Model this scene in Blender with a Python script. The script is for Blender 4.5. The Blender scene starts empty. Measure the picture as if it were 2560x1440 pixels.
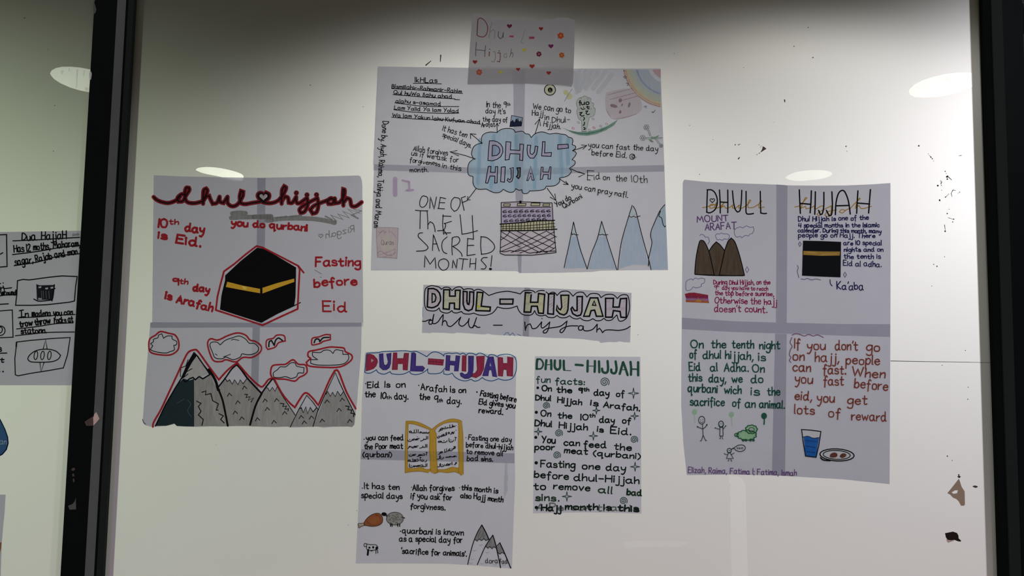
import bpy, bmesh, math, random, zlib
from mathutils import Matrix, Vector

# ------------------------------------------------------------------ camera, world, lights, exposure
F = 1849.0                       # focal length in pixels of the 2560 px wide frame
CAM_D, CAM_Z = 1.51, 1.45        # distance to the glass wall and eye height (m)
PITCH, ROLL = math.radians(4.22), math.radians(0.92)
scene = bpy.context.scene
col = scene.collection
cam_data = bpy.data.cameras.new('camera')
cam_data.sensor_width = 36.0
cam_data.lens = 36.0 * F / 2560.0
cam_data.clip_start = 0.01
cam = bpy.data.objects.new('camera', cam_data)
ROT = Matrix.Rotation(math.pi / 2 + PITCH, 3, 'X') @ Matrix.Rotation(ROLL, 3, 'Z')
cam.matrix_world = Matrix.Translation((0, -CAM_D, CAM_Z)) @ ROT.to_4x4()
col.objects.link(cam)
scene.camera = cam

vs = scene.view_settings
vs.view_transform = 'Standard'
vs.look = 'None'
vs.exposure = 0.0
vs.gamma = 1.0
vs.use_curve_mapping = False

AMB = 0.215
world = bpy.data.worlds.new('world')
scene.world = world
world.use_nodes = True
world.node_tree.nodes['Background'].inputs[0].default_value = (0.98, 0.98, 1.0, 1)
world.node_tree.nodes['Background'].inputs[1].default_value = AMB

PANE_T = 0.20                    # share of the lamp light the frosted film lets through
def lamp(x, y, z, rgb, cos_half, blend, name='back_room_spot'):
    l = bpy.data.lights.new(name, 'SPOT')
    m = max(rgb)
    l.energy = 4 * math.pi ** 2 * m / PANE_T
    l.color = [c / m for c in rgb]
    l.spot_size = 2 * math.acos(cos_half)
    l.spot_blend = blend
    l.shadow_soft_size = 0.06
    o = bpy.data.objects.new(name, l)
    o.location = (x, y, z)
    col.objects.link(o)
# downlights in the ceiling of the room behind the glass, with one added tint lamp
lamp(-0.057, 0.446, 2.303, (0.495, 0.487, 0.455), 0.317, 0.808)
lamp(0.578, 2.347, 2.486, (5.4, 3.5, 3.4), 0.437, 0.844)
lamp(1.589, 0.654, 2.569, (2.64, 2.57, 2.64), 0.302, 0.60)
lamp(-1.6, 1.148, 2.564, (2.28, 2.67, 1.88), 0.239, 1.0)
lamp(-0.9, 2.3, 2.4, (0.34, 0.08, 0.52), 0.2, 0.7)  # added magenta lamp, no real fixture, offsets the green at lower left
lamp(0.632, 0.405, 2.212, (0.083, 0.081, 0.074), 0.1, 0.3)
# added spot without a known fixture, brightens the low middle posters from the front
cl = bpy.data.lights.new('front_fill_spot', 'SPOT')
cl.energy = 46.0; cl.color = (1.0, 0.98, 1.0); cl.spot_size = 2 * math.radians(62); cl.spot_blend = 0.9; cl.shadow_soft_size = 0.08
clo = bpy.data.objects.new('front_fill_spot', cl)
clo.location = (-0.05, -1.2, 2.72)
col.objects.link(clo)
# added unseen area light on the viewer's side for soft front light and gloss
al = bpy.data.lights.new('front_fill_area', 'AREA')
al.shape = 'RECTANGLE'; al.size = 1.6; al.size_y = 0.9; al.energy = 9.0
alo = bpy.data.objects.new('front_fill_area', al)
alo.location = (1.6, -2.3, 2.75); alo.rotation_euler = (math.radians(38), 0, math.radians(28))
col.objects.link(alo)

# ------------------------------------------------------------------ helpers
def P(px, py, off=0.0):
    """point of the glass wall seen at photo pixel (px, py), pushed off metres towards the viewer"""
    d = ROT @ Vector(((px - 1280) / F, (720 - py) / F, -1.0))
    t = CAM_D / d.y
    return Vector((d.x * t, -off, CAM_Z + d.z * t))

def lin(c):
    out = []
    for v in c:
        v /= 255.0
        out.append(v / 12.92 if v <= 0.04045 else ((v + 0.055) / 1.055) ** 2.4)
    return out

def new_mat(name):
    m = bpy.data.materials.new(name)
    m.use_nodes = True
    m.node_tree.nodes.clear()
    return m, m.node_tree

def sheet_mat(name, refl, trans, f=0.5, bump=0.0, scale=6.0, mottle=0.0, spec=0.0):
    """thin light-passing sheet: part reflects, part lets light through"""
    m, nt = new_mat(name)
    N, L = nt.nodes, nt.links
    out = N.new('ShaderNodeOutputMaterial')
    mix = N.new('ShaderNodeMixShader'); mix.inputs[0].default_value = f
    d = N.new('ShaderNodeBsdfDiffuse'); t = N.new('ShaderNodeBsdfTranslucent')
    d.inputs[0].default_value = (*refl, 1); t.inputs[0].default_value = (*trans, 1)
    L.new(d.outputs[0], mix.inputs[1]); L.new(t.outputs[0], mix.inputs[2])
    res = mix.outputs[0]
    tc = N.new('ShaderNodeTexCoord')
    if mottle:
        nz = N.new('ShaderNodeTexNoise'); nz.inputs['Scale'].default_value = scale * 8; nz.inputs['Detail'].default_value = 4
        L.new(tc.outputs['Object'], nz.inputs['Vector'])
        for sock, c in ((d.inputs[0], refl), (t.inputs[0], trans)):
            mp = N.new('ShaderNodeMapRange')
            mp.inputs[3].default_value = 1 - mottle; mp.inputs[4].default_value = 1 + mottle
            L.new(nz.outputs[0], mp.inputs[0])
            vm = N.new('ShaderNodeVectorMath'); vm.operation = 'SCALE'
            vm.inputs[0].default_value = c
            L.new(mp.outputs[0], vm.inputs['Scale']); L.new(vm.outputs[0], sock)
    if bump:
        nz = N.new('ShaderNodeTexNoise'); nz.inputs['Scale'].default_value = scale; nz.inputs['Detail'].default_value = 2
        L.new(tc.outputs['Object'], nz.inputs['Vector'])
        bp = N.new('ShaderNodeBump'); bp.inputs['Strength'].default_value = 1.0; bp.inputs['Distance'].default_value = bump
        L.new(nz.outputs[0], bp.inputs['Height'])
        L.new(bp.outputs[0], d.inputs['Normal'])
    if spec:
        g = N.new('ShaderNodeBsdfGlossy'); g.inputs['Roughness'].default_value = 0.25
        g.inputs[0].default_value = (spec, spec, spec, 1)
        ad = N.new('ShaderNodeAddShader')
        L.new(res, ad.inputs[0]); L.new(g.outputs[0], ad.inputs[1]); res = ad.outputs[0]
    L.new(res, out.inputs[0])
    return m

INKS = {}
def ink(c, paper):
    """felt-tip or crayon colour given as it looks on the paper: half covers, half stains"""
    key = tuple(c) + tuple(paper)
    if key not in INKS:
        m, nt = new_mat('ink_%d_%d_%d' % tuple(c[:3]))
        N, L = nt.nodes, nt.links
        k = [min(1.0, v / w) for v, w in zip(lin(c[:3]), lin(paper))]
        out = N.new('ShaderNodeOutputMaterial'); mix = N.new('ShaderNodeMixShader')
        dark = max(k) < 0.06 or len(c) > 3
        if len(c) > 3: k = [min(1.0, v / 0.33) for v in lin(c[:3])]      # opaque paint over black
        mix.inputs[0].default_value = 0.0 if dark else 0.5
        d = N.new('ShaderNodeBsdfDiffuse'); t = N.new('ShaderNodeBsdfTransparent')
        d.inputs[0].default_value = (*k, 1); t.inputs[0].default_value = (*k, 1)
        L.new(d.outputs[0], mix.inputs[1]); L.new(t.outputs[0], mix.inputs[2]); L.new(mix.outputs[0], out.inputs[0])
        if not dark:                       # uneven pencil or marker strokes
            tc = N.new('ShaderNodeTexCoord'); mp = N.new('ShaderNodeMapping'); nz = N.new('ShaderNodeTexNoise')
            mp.inputs['Rotation'].default_value = (0, math.radians(25), 0)
            mp.inputs['Scale'].default_value = (260, 1, 40)
            nz.inputs['Scale'].default_value = 1.0; nz.inputs['Detail'].default_value = 3
            L.new(tc.outputs['Object'], mp.inputs['Vector']); L.new(mp.outputs[0], nz.inputs['Vector'])
            pale = min(k) > 0.3
            mr = N.new('ShaderNodeMapRange'); mr.inputs[1].default_value = 0.3; mr.inputs[2].default_value = 0.7
            mr.inputs[3].default_value = 0.0; mr.inputs[4].default_value = 0.5 if pale else 0.10
            L.new(nz.outputs[0], mr.inputs[0])
            lo = [v * (0.93 if pale else 0.96) for v in k]
            cm = N.new('ShaderNodeMix'); cm.data_type = 'RGBA'
            cm.inputs[6].default_value = (*lo, 1); cm.inputs[7].default_value = (*[min(1, v + 0.5 * (1 - v)) for v in k], 1)
            L.new(mr.outputs[0], cm.inputs[0])
            L.new(cm.outputs[2], d.inputs[0]); L.new(cm.outputs[2], t.inputs[0])
        INKS[key] = m
    return INKS[key]

def filter_mat(name, c, add=(0, 0, 0), spec=0.0):
    """clear or grey adhesive tape: tints what lies under it"""
    m, nt = new_mat(name)
    N, L = nt.nodes, nt.links
    out = N.new('ShaderNodeOutputMaterial'); ad = N.new('ShaderNodeAddShader')
    t = N.new('ShaderNodeBsdfTransparent'); d = N.new('ShaderNodeBsdfDiffuse')
    t.inputs[0].default_value = (*c, 1); d.inputs[0].default_value = (*add, 1)
    L.new(t.outputs[0], ad.inputs[0]); L.new(d.outputs[0], ad.inputs[1])
    L.new(ad.outputs[0], out.inputs[0])
    return m

def solid_mat(name, c, rough=0.5, spec=0.5, noise=0.0, scale=20):
    m, nt = new_mat(name)
    N, L = nt.nodes, nt.links
    out = N.new('ShaderNodeOutputMaterial'); b = N.new('ShaderNodeBsdfPrincipled')
    b.inputs['Base Color'].default_value = (*c, 1); b.inputs['Roughness'].default_value = rough
    b.inputs['Specular IOR Level'].default_value = spec
    if noise:
        tc = N.new('ShaderNodeTexCoord'); nz = N.new('ShaderNodeTexNoise')
        nz.inputs['Scale'].default_value = scale; nz.inputs['Detail'].default_value = 5
        L.new(tc.outputs['Object'], nz.inputs['Vector'])
        mp = N.new('ShaderNodeMapRange'); mp.inputs[3].default_value = 1 - noise; mp.inputs[4].default_value = 1 + noise
        vm = N.new('ShaderNodeVectorMath'); vm.operation = 'SCALE'; vm.inputs[0].default_value = c
        L.new(nz.outputs[0], mp.inputs[0]); L.new(mp.outputs[0], vm.inputs['Scale']); L.new(vm.outputs[0], b.inputs['Base Color'])
    L.new(b.outputs[0], out.inputs[0])
    return m

def link(name, me, parent=None):
    o = bpy.data.objects.new(name, me)
    col.objects.link(o)
    if parent:
        o.parent = parent
        o.location = -parent.location
    return o

def thing(name, label, cat, px, py, group=None):
    o = bpy.data.objects.new(name, None)
    o.empty_display_size = 0.05
    o.location = P(px, py)
    col.objects.link(o)
    o['label'] = label; o['category'] = cat
    if group: o['group'] = group
    return o

def tag(o, label, cat, group=None):
    o['label'] = label; o['category'] = cat
    if group: o['group'] = group
    return o

def poly_mesh(name, polys, off, mat, parent=None):
    """flat shape(s) of the wall plane from pixel outlines"""
    me = bpy.data.meshes.new(name)
    vv, ff = [], []
    for p in polys:
        b = len(vv)
        vv += [P(x, y, off) for x, y in p]
        a = sum(p[i][0] * p[(i + 1) % len(p)][1] - p[(i + 1) % len(p)][0] * p[i][1] for i in range(len(p)))
        idx = list(range(b, b + len(p)))
        ff.append(idx[::-1] if a > 0 else idx)
    me.from_pydata(vv, [], ff)
    me.materials.append(mat)
    return link(name, me, parent)

def box_mesh(name, x0, x1, y0, y1, z0, z1, mat, bevel=0.0):
    bm = bmesh.new()
    bmesh.ops.create_cube(bm, size=1.0)
    for v in bm.verts:
        v.co = Vector(((x0 + x1) / 2 + v.co.x * (x1 - x0), (y0 + y1) / 2 + v.co.y * (y1 - y0), (z0 + z1) / 2 + v.co.z * (z1 - z0)))
    if bevel:
        bmesh.ops.bevel(bm, geom=bm.edges[:], offset=bevel, segments=2, affect='EDGES')
    me = bpy.data.meshes.new(name)
    bm.to_mesh(me); bm.free()
    me.materials.append(mat)
    o = link(name, me)
    return o

# ------------------------------------------------------------------ pen strokes
ZONES = {'px': (0, 0, 1), 'N': (1160, 30, 7.58), 'L1': (370, 430, 3.693), 'L2': (350, 790, 4.491), 'C1': (920, 160, 5.333),
         'C2': (1280, 160, 5.333), 'C3': (920, 410, 5.1436), 'C4': (1280, 410, 5.1425), 'B': (1040, 700, 4.571),
         'U1': (880, 870, 4.965), 'U2': (880, 1140, 4.965), 'F1': (1320, 880, 6.857), 'F2': (1320, 1080, 6.857),
         'R1': (1690, 440, 4.0), 'R2': (1690, 820, 3.6), 'D': (0, 540, 3.2), 'D2': (0, 960, 3.0), 'K': (1000, 1030, 8.47),
         'S': (2240, 960, 3.0), 'S0': (2240, 0, 3.0), 'S1': (2280, 330, 5.331), 'S2': (1870, 340, 24.0), 'V': (1600, 0, 2.6667)}

def zpts(zone, pts):
    ox, oy, s = ZONES[zone]
    return [(ox + x / s, oy + y / s) for x, y in pts]

def num(s):
    return [tuple(map(float, q.split(','))) for q in s.split()]

def smooth(pts, closed=False, n=4, corner=75):
    """Catmull-Rom through the points, kept sharp where the pen turns hard"""
    m = len(pts)
    if m < 3: return list(pts)
    def turn(i):
        a, b, c = pts[i - 1], pts[i], pts[(i + 1) % m]
        t = math.atan2(c[1] - b[1], c[0] - b[0]) - math.atan2(b[1] - a[1], b[0] - a[0])
        return abs((t + math.pi) % (2 * math.pi) - math.pi)
    sharp = [False] * m
    for i in range(m):
        if closed or 0 < i < m - 1:
            sharp[i] = turn(i) > math.radians(corner)
    out = []
    segs = m if closed else m - 1
    for i in range(segs):
        p1, p2 = pts[i], pts[(i + 1) % m]
        p0 = pts[i - 1] if (closed or i > 0) and not sharp[i] else (2 * p1[0] - p2[0], 2 * p1[1] - p2[1])
        j = (i + 2) % m
        p3 = pts[j] if (closed or i + 2 < m) and not sharp[(i + 1) % m] else (2 * p2[0] - p1[0], 2 * p2[1] - p1[1])
        for k in range(n):
            t = k / n
            out.append(tuple(0.5 * (2 * p1[a] + (p2[a] - p0[a]) * t + (2 * p0[a] - 5 * p1[a] + 4 * p2[a] - p3[a]) * t * t
                                    + (3 * p1[a] - p0[a] - 3 * p2[a] + p3[a]) * t ** 3) for a in (0, 1)))
    if not closed: out.append(pts[-1])
    return out

GLYPHS = {
 'a': '8,8 6,10 3,10 0,7 0,3 2,0 5,0 8,4|8,10 8,2 10,0', 'b': '0,17 0,0|0,6 3,10 6,10 8,6 7,2 4,0 0,2', 'c': '8,8 5,10 2,9 0,5 2,1 5,0 8,2',
 'd': '8,8 5,10 2,9 0,5 2,0 5,0 8,4|8,17 8,2 10,0', 'e': '0,5 8,6 7,9 4,10 1,8 0,4 2,1 5,0 8,2', 'f': '7,15 5,17 3,14 3,-4|0,9 6,9',
 'g': '8,8 6,10 3,10 0,7 0,3 2,1 5,1 8,5|8,10 8,-4 6,-8 2,-8 0,-6', 'h': '0,17 0,0|0,5 3,9 6,10 7,7 7,0', 'i': '0,10 0,0|0,14 0,14.6',
 'j': '3,10 3,-5 1,-8 -2,-7|3,14 3,14.6', 'k': '0,17 0,0|6,10 0,4 7,0', 'l': '0,17 0,2 1,0', 'm': '0,10 0,0|0,6 3,10 5,9 5,0|5,6 8,10 10,9 10,0',
 'n': '0,10 0,0|0,5 3,9 6,10 7,7 7,0', 'o': '4,10 1,9 0,5 1,1 4,0 7,1 8,5 7,9 4,10', 'p': '0,10 0,-8|0,6 3,10 6,10 8,6 6,1 3,0 0,3',
 'q': '8,8 6,10 3,10 0,7 0,3 2,0 5,1 8,5|8,10 8,-8 10,-6', 'r': '0,10 0,0|0,5 3,9 6,10', 's': '7,8 4,10 1,9 1,6 4,5 7,4 7,1 4,0 0,1',
 't': '3,15 3,2 5,0 7,1|0,10 7,10', 'u': '0,10 0,3 2,0 5,0 8,5|8,10 8,0', 'v': '0,10 4,0 8,10', 'w': '0,10 3,0 6,8 9,0 12,10', 'x': '0,10 7,0|7,10 0,0',
 'y': '0,10 1,5 4,3 7,5|8,10 7,-2 4,-8 1,-7', 'z': '0,10 7,10 0,0 7,0',
 'A': '0,0 5,17 10,0|2,6 8,6', 'B': '0,0 0,17 6,16 7,13 6,10 0,9|0,9 7,8 9,5 7,1 0,0', 'C': '10,14 7,17 3,16 0,10 1,3 5,0 10,2',
 'D': '0,0 0,17|0,17 5,16 10,11 10,6 6,1 0,0', 'E': '9,17 0,17 0,0 9,0|0,9 7,9', 'F': '9,17 0,17 0,0|0,9 7,9', 'H': '0,17 0,0|10,17 10,0|0,9 10,9',
 'I': '0,17 0,0', '|': '0,17 6,17|3,17 3,0|0,0 6,0', 'J': '7,17 7,4 5,0 2,0 0,3', 'K': '0,17 0,0|9,17 0,7 9,0', 'L': '0,17 0,0 9,0',
 'M': '0,0 2,17 7,5 12,17 14,0', 'N': '0,0 0,17 9,0 9,17', 'O': '6,17 2,15 0,9 2,2 6,0 10,2 12,9 10,15 6,17', 'P': '0,0 0,17|0,17 6,17 9,13 6,8 0,8',
 'Q': '6,17 2,15 0,9 2,2 6,0 10,2 12,9 10,15 6,17|7,4 12,-1', 'R': '0,0 0,17|0,17 6,17 8,13 6,9 0,8|3,8 9,0', 'S': '9,14 6,17 2,16 1,12 5,9 9,6 8,1 4,0 0,2',
 'T': '0,17 11,17|5.5,17 5.5,0', 'U': '0,17 0,4 3,0 7,0 10,4 10,17', 'W': '0,17 4,0 8,13 12,0 16,17', 'Y': '0,17 5,9|10,17 3,0', 'G': '10,14 7,17 3,16 0,10 1,3 5,0 9,2 10,7 6,7',
 '0': '5,17 1,14 0,8 2,1 5,0 8,1 10,8 9,14 5,17', '1': '0,17 0,0', '2': '0,14 3,17 7,15 7,11 0,0 9,0', '3': '0,15 4,17 7,14 6,10 3,9|3,9 7,7 8,3 4,0 0,2',
 '4': '1,17 0,6 9,7|8,17 8,0', '6': '7,16 2,12 0,6 1,1 5,0 8,3 6,7 1,6', '9': '8,13 5,16 1,15 0,11 2,9 6,10 8,14|8,16 8,0',
 '.': '1,0 1,.8', ',': '2,1 0,-4', "'": '1,17 0,13', '(': '4,17 0,10 0,4 4,-3', ')': '0,17 4,10 4,4 0,-3', '-': '0,7 7,7', ':': '1,1 1,1.8|1,8 1,8.8',
 ';': '1,1 0,-3|1,8 1,8.8', '!': '1,17 0,5|0,0 0,.8', '?': '0,14 4,17 7,13 3,8 3,5|3,0 3,.8', '_': '0,0 8,0', '*': '1,7 1,8', '~': '0,0 10,0'}
# joined Arabic letters, written from the right: x grows leftwards
ARABIC = {'a': '0,17 0,0', 'A': '0,14 1,0|-2,18 2,19', 'L': '0,17 0,2 3,0 7,0', 'b': '0,6 1,1 5,0 8,0|3,-5 3,-4.4', 's': '0,6 1,0 4,0 4,5 5,0 8,0 8,5 9,0 12,0',
 'm': '0,0 2,5 5,6 6,2 3,0 8,0', 'M': '0,0 2,5 5,6 6,2 3,0 7,-1 8,-8', 'h': '0,0 2,8 6,9 7,3 3,0', 'H': '0,8 6,6 10,4 2,1 10,0', 'r': '0,6 1,0 4,-5 8,-6',
 'n': '0,6 1,0 5,-4 10,-2 11,5|6,6 6,6.8', 'y': '0,6 1,1 5,0 7,0|2,-5 2,-4.4|5,-5 5,-4.4', 'w': '3,6 0,6 0,2 4,2 3,-3 8,-6', 'd': '0,9 5,4 4,0 0,0 8,0',
 'e': '6,10 1,9 1,5 6,3 0,0 9,0', 'S': '0,0 3,6 8,7 9,2 4,0 11,0 11,5 12,0 16,0', 'k': '0,15 0,1 6,0 9,0|3,8 6,10 3,12', 't': '0,6 1,1 5,0 7,0|2,10 2,10.6|5,10 5,10.6',
 'T': '0,5 1,0 6,-1 12,0 13,6|5,8 5,8.6|8,8 8,8.6', 'o': '3,9 0,6 2,1 6,2 6,7 3,9', '.': '0,9 0,9.8', ' ': ''}

class Pen:
    """everything drawn on one poster: ribbons and filled areas lying on the paper"""
    def __init__(self, root, base, paper=(146, 147, 153)):
        self.root, self.base, self.n, self.items, self.paper = root, base, 0, [], paper
    def _add(self, verts, faces, c):
        self.n += 1
        self.items.append((verts, faces, tuple(c), self.base + 0.0002 + self.n * 1.5e-6))
    def fill(self, zone, pts, c, sm=False):
        if isinstance(pts, str): pts = num(pts)
        p = zpts(zone, pts)
        if sm: p = smooth(p, True)
        a = sum(p[i][0] * p[(i + 1) % len(p)][1] - p[(i + 1) % len(p)][0] * p[i][1] for i in range(len(p)))
        idx = list(range(len(p)))
        self._add(p, [idx[::-1] if a > 0 else idx], c)
    def raw(self, p, r, c, closed=False):
        q = [p[0]]
        for v in p[1:]:
            if math.hypot(v[0] - q[-1][0], v[1] - q[-1][1]) > 0.08 * r: q.append(v)
        if closed and len(q) > 2 and math.hypot(q[0][0] - q[-1][0], q[0][1] - q[-1][1]) < 0.3 * r: q.pop()
        if len(q) == 1: q.append((q[0][0] + 0.1 * r, q[0][1]))
        m = len(q)
        vv, ff = [], []
        for i in range(m):
            a = q[i - 1] if (i > 0 or closed) else q[i]
            b = q[(i + 1) % m] if (i < m - 1 or closed) else q[i]
            d1 = (q[i][0] - a[0], q[i][1] - a[1]); d2 = (b[0] - q[i][0], b[1] - q[i][1])
            l1, l2 = math.hypot(*d1) or 1, math.hypot(*d2) or 1
            tx, ty = d1[0] / l1 + d2[0] / l2, d1[1] / l1 + d2[1] / l2
            l = math.hypot(tx, ty)
            if l < 0.2: tx, ty, l = d1[0] / l1, d1[1] / l1, 1.0
            k = min(1.5, 2.0 / max(l, 0.2)) if (d1 != (0, 0) and d2 != (0, 0)) else 1.0
            nx, ny = -ty / l * r * k, tx / l * r * k
            vv += [(q[i][0] + nx, q[i][1] + ny), (q[i][0] - nx, q[i][1] - ny)]
        for i in range(m if closed else m - 1):
            j = (i + 1) % m
            ff.append([2 * i, 2 * j, 2 * j + 1, 2 * i + 1])
        if not closed:
            for e, s in ((0, -1), (m - 1, 1)):
                o = q[1] if e == 0 else q[m - 2]
                a0 = math.atan2(q[e][1] - o[1], q[e][0] - o[0])
                b = len(vv)
                vv += [(q[e][0] + r * math.cos(a0 + u * math.pi / 8), q[e][1] + r * math.sin(a0 + u * math.pi / 8)) for u in (-4, -2, 0, 2, 4)]
                ff.append(list(range(b, b + 5))[::-1])
        self._add(vv, ff, c)
    def line(self, zone, pts, w, c, closed=False, sm=True, n=4):
        if isinstance(pts, str): pts = num(pts)
        p = zpts(zone, pts)
        if sm: p = smooth(p, closed, n)
        self.raw(p, w / ZONES[zone][2] / 2, c, closed)
    def lines(self, zone, s, w, c, sm=True):
        for q in s.split('|'): self.line(zone, q, w, c, sm=sm)
    def dot(self, zone, x, y, r, c):
        self.ell(zone, x, y, r, r, c)
    def ell(self, zone, x, y, rx, ry, c, rot=0, w=0, a0=0, a1=360):
        full = a1 - a0 >= 360
        n = 20
        cr, sr = math.cos(math.radians(rot)), math.sin(math.radians(rot))
        pts = []
        for i in range(n if full else n + 1):
            a = math.radians(a0 + (a1 - a0) * i / n)
            u, v = rx * math.cos(a), ry * math.sin(a)
            pts.append((x + u * cr - v * sr, y + u * sr + v * cr))
        if w: self.line(zone, pts, w, c, closed=full, sm=False)
        else: self.fill(zone, pts, c)
    def T(self, zone, s, x0, y0, x1, y1, xh, w, c, slant=0.0, font=GLYPHS, jit=1.4):
        """a handwritten line fitted between the ends of its baseline"""
        rnd = random.Random(zlib.crc32((zone + s + str(x0)).encode()))
        ox, oy, sc = ZONES[zone]
        L = math.hypot(x1 - x0, y1 - y0)
        if x1 < x0 and font is GLYPHS and abs(x1 - x0) > abs(y1 - y0): dx, dy, ux, uy = (x1 - x0) / L, (y1 - y0) / L, 0, -1
        else:
            dx, dy = (x1 - x0) / L, (y1 - y0) / L
            ux, uy = dy, -dx
        if font is ARABIC: ux, uy = 0.0, -1.0
        cur, lay = 0.0, []
        for ch in s:
            if ch == ' ': cur += 7; continue
            g = [num(q) for q in font[ch].split('|')]
            mn = min(p[0] for q in g for p in q); mx = max(p[0] for q in g for p in q)
            gap = {'i': 4.2, 'l': 3.6, 'j': 3.6, "'": 2.5}.get(ch, 3.4) if font is GLYPHS else (3 if ch in 'arwdA' else -0.3)
            lay.append((ch, g, cur - max(mn, -1) * (mn < 0)))
            cur += mx - max(mn, -1) * (mn < 0) + gap
        kx = L / max(cur - 3.4, 1.0); ky = xh / 10.0
        for ch, g, cx in lay:
            jy = rnd.uniform(-.9, .9) * jit; ks = 1 + rnd.uniform(-.07, .07) * jit; sh = slant + rnd.uniform(-.06, .06) * jit
            for st in g:
                pts = []
                for a, b in smooth(st, n=3):
                    b = b * ks + jy * (ch not in '.,')
                    u = (cx + a) * kx + sh * b * ky; v = b * ky
                    pts.append((ox + (x0 + dx * u + ux * v) / sc, oy + (y0 + dy * u + uy * v) / sc))
                r = w / sc / 2 * rnd.uniform(.92, 1.06)
                if len(st) == 2 and math.hypot(st[0][0] - st[1][0], st[0][1] - st[1][1]) < 1: r *= 1.25
                self.raw(pts, r, c)
    def heart(self, zone, x, y, s, c, w=0):
        pts = [(x + s * 1.05 * 16 * math.sin(t) ** 3 / 17, y - s * (13 * math.cos(t) - 5 * math.cos(2 * t) - 2 * math.cos(3 * t) - math.cos(4 * t)) / 17)
               for t in [2 * math.pi * i / 24 for i in range(24)]]
        if w: self.line(zone, pts, w, c, closed=True, sm=False)
        else: self.fill(zone, pts, c)
    def spiral(self, zone, x, y, r, w, c, turns=2.3, a0=0.6):
        n = 44
        self.line(zone, [(x + r * (0.12 + .88 * i / n) * math.cos(a0 - turns * 2 * math.pi * (1 - i / n)),
                          y + r * (0.12 + .88 * i / n) * math.sin(a0 - turns * 2 * math.pi * (1 - i / n))) for i in range(n + 1)], w, c, sm=False)
    def sparkle(self, zone, x, y, r, w, c):
        k = .17
        pts = []
        for i in range(4):
            a = math.pi / 2 * i - math.pi / 2
            pts.append((x + r * math.cos(a), y + r * math.sin(a)))
            b = a + math.pi / 4
            pts.append((x + r * k * 1.3 * math.cos(b), y + r * k * 1.3 * math.sin(b)))
        for i in range(8):
            self.line(zone, [pts[i], pts[(i + 1) % 8]], w, c, sm=False)
    def flower(self, zone, x, y, r, c, mid):
        n = 48
        self.fill(zone, [(x + r * (.78 + .24 * abs(math.cos(3 * t))) * math.cos(t + .3), y + r * (.78 + .24 * abs(math.cos(3 * t))) * math.sin(t + .3)) for t in [2 * math.pi * i / n for i in range(n)]], c)
        self.dot(zone, x, y, r * .3, mid)
    def scallop(self, zone, x, y, rx, ry, n, w, fillc, c, a0=0.0):
        q = []
        for i in range(n * 8):
            t = 2 * math.pi * i / (n * 8)
            k = 1 + .16 * abs(math.sin((t - a0) * n / 2)) - .06
            q.append((x + rx * k * math.cos(t), y + ry * k * math.sin(t)))
        if fillc: self.fill(zone, q, fillc)
        self.line(zone, q, w, c, closed=True, sm=False)
    def build(self, name, label=None):
        me = bpy.data.meshes.new(name)
        vv, ff, mi, slots = [], [], [], []
        for verts, faces, c, off in self.items:
            if c not in slots: slots.append(c)
            b = len(vv)
            vv += [P(x, y, off + i * 2.5e-7) for i, (x, y) in enumerate(verts)] if len(faces) > 1 else [P(x, y, off) for x, y in verts]
            for f in faces:
                ff.append([i + b for i in f]); mi.append(slots.index(c))
        me.from_pydata(vv, [], ff)
        for c in slots: me.materials.append(ink(c, self.paper))
        me.polygons.foreach_set('material_index', mi)
        self.items = []
        o = link(name, me, self.root)
        if label: o['label'] = label
        return o

# ------------------------------------------------------------------ materials
# frosted film: T = 0.5 * trans
M_film = sheet_mat('frosted_window_film', (0.15, 0.16, 0.09), (0.4, 0.4, 0.4), 0.5, mottle=0.012, scale=1.2)
M_paper = sheet_mat('white_paper', (0.90, 0.895, 0.985), (0.485, 0.48, 0.55), 0.5, bump=0.010, scale=5.0, mottle=0.025)
M_paper_thin = sheet_mat('thin_white_paper', (0.93, 0.925, 1.0), (0.66, 0.655, 0.74), 0.5, bump=0.010, scale=5.0, mottle=0.025)
M_paper_mid = sheet_mat('drawing_paper', (0.92, 0.915, 0.985), (0.59, 0.585, 0.65), 0.5, bump=0.010, scale=5.0, mottle=0.025)
M_paper_note = sheet_mat('thick_note_paper', (0.80, 0.76, 0.77), (0.34, 0.33, 0.35), 0.5, bump=0.003, scale=6.0, mottle=0.02)
M_tape = filter_mat('grey_tape_over_paper', (0.72, 0.72, 0.765))
M_clear = filter_mat('clear_adhesive_tape', (0.90, 0.90, 0.90), (0.24, 0.235, 0.235))
M_glint = solid_mat('white_glint_and_chip', (0.85, 0.86, 0.86), 0.25, 0.6)  # white colour stands for shine on clear tape; also colours one chip
M_black = solid_mat('black_painted_metal', (0.005, 0.006, 0.006), 0.38, 0.08, 0.25, 30)
M_black2 = solid_mat('matt_black_gasket', (0.005, 0.006, 0.006), 0.7, 0.05)
M_channel = solid_mat('charcoal_metal_channel', (0.022, 0.025, 0.024), 0.55, 0.1)
M_grey = solid_mat('grey_metal_strip', (0.17, 0.165, 0.168), 0.6, 0.2, 0.12, 40)
M_greenblack = solid_mat('dark_green_black_metal', (0.003, 0.005, 0.006), 0.4, 0.08, 0.2, 6)
M_room = solid_mat('back_room_paint', (0.07, 0.07, 0.065), 0.9, 0.1, 0.05)
M_floor = solid_mat('grey_vinyl_floor', (0.05, 0.05, 0.05), 0.6, 0.3, 0.2, 8)

def X(px, py): return P(px, py).x
ZB, ZT = 0.55, 2.62               # bottom and top of the glazing

# ------------------------------------------------------------------ the setting: glazing, posts, the room behind
def struct(o): o['kind'] = 'structure'; return o

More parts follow.
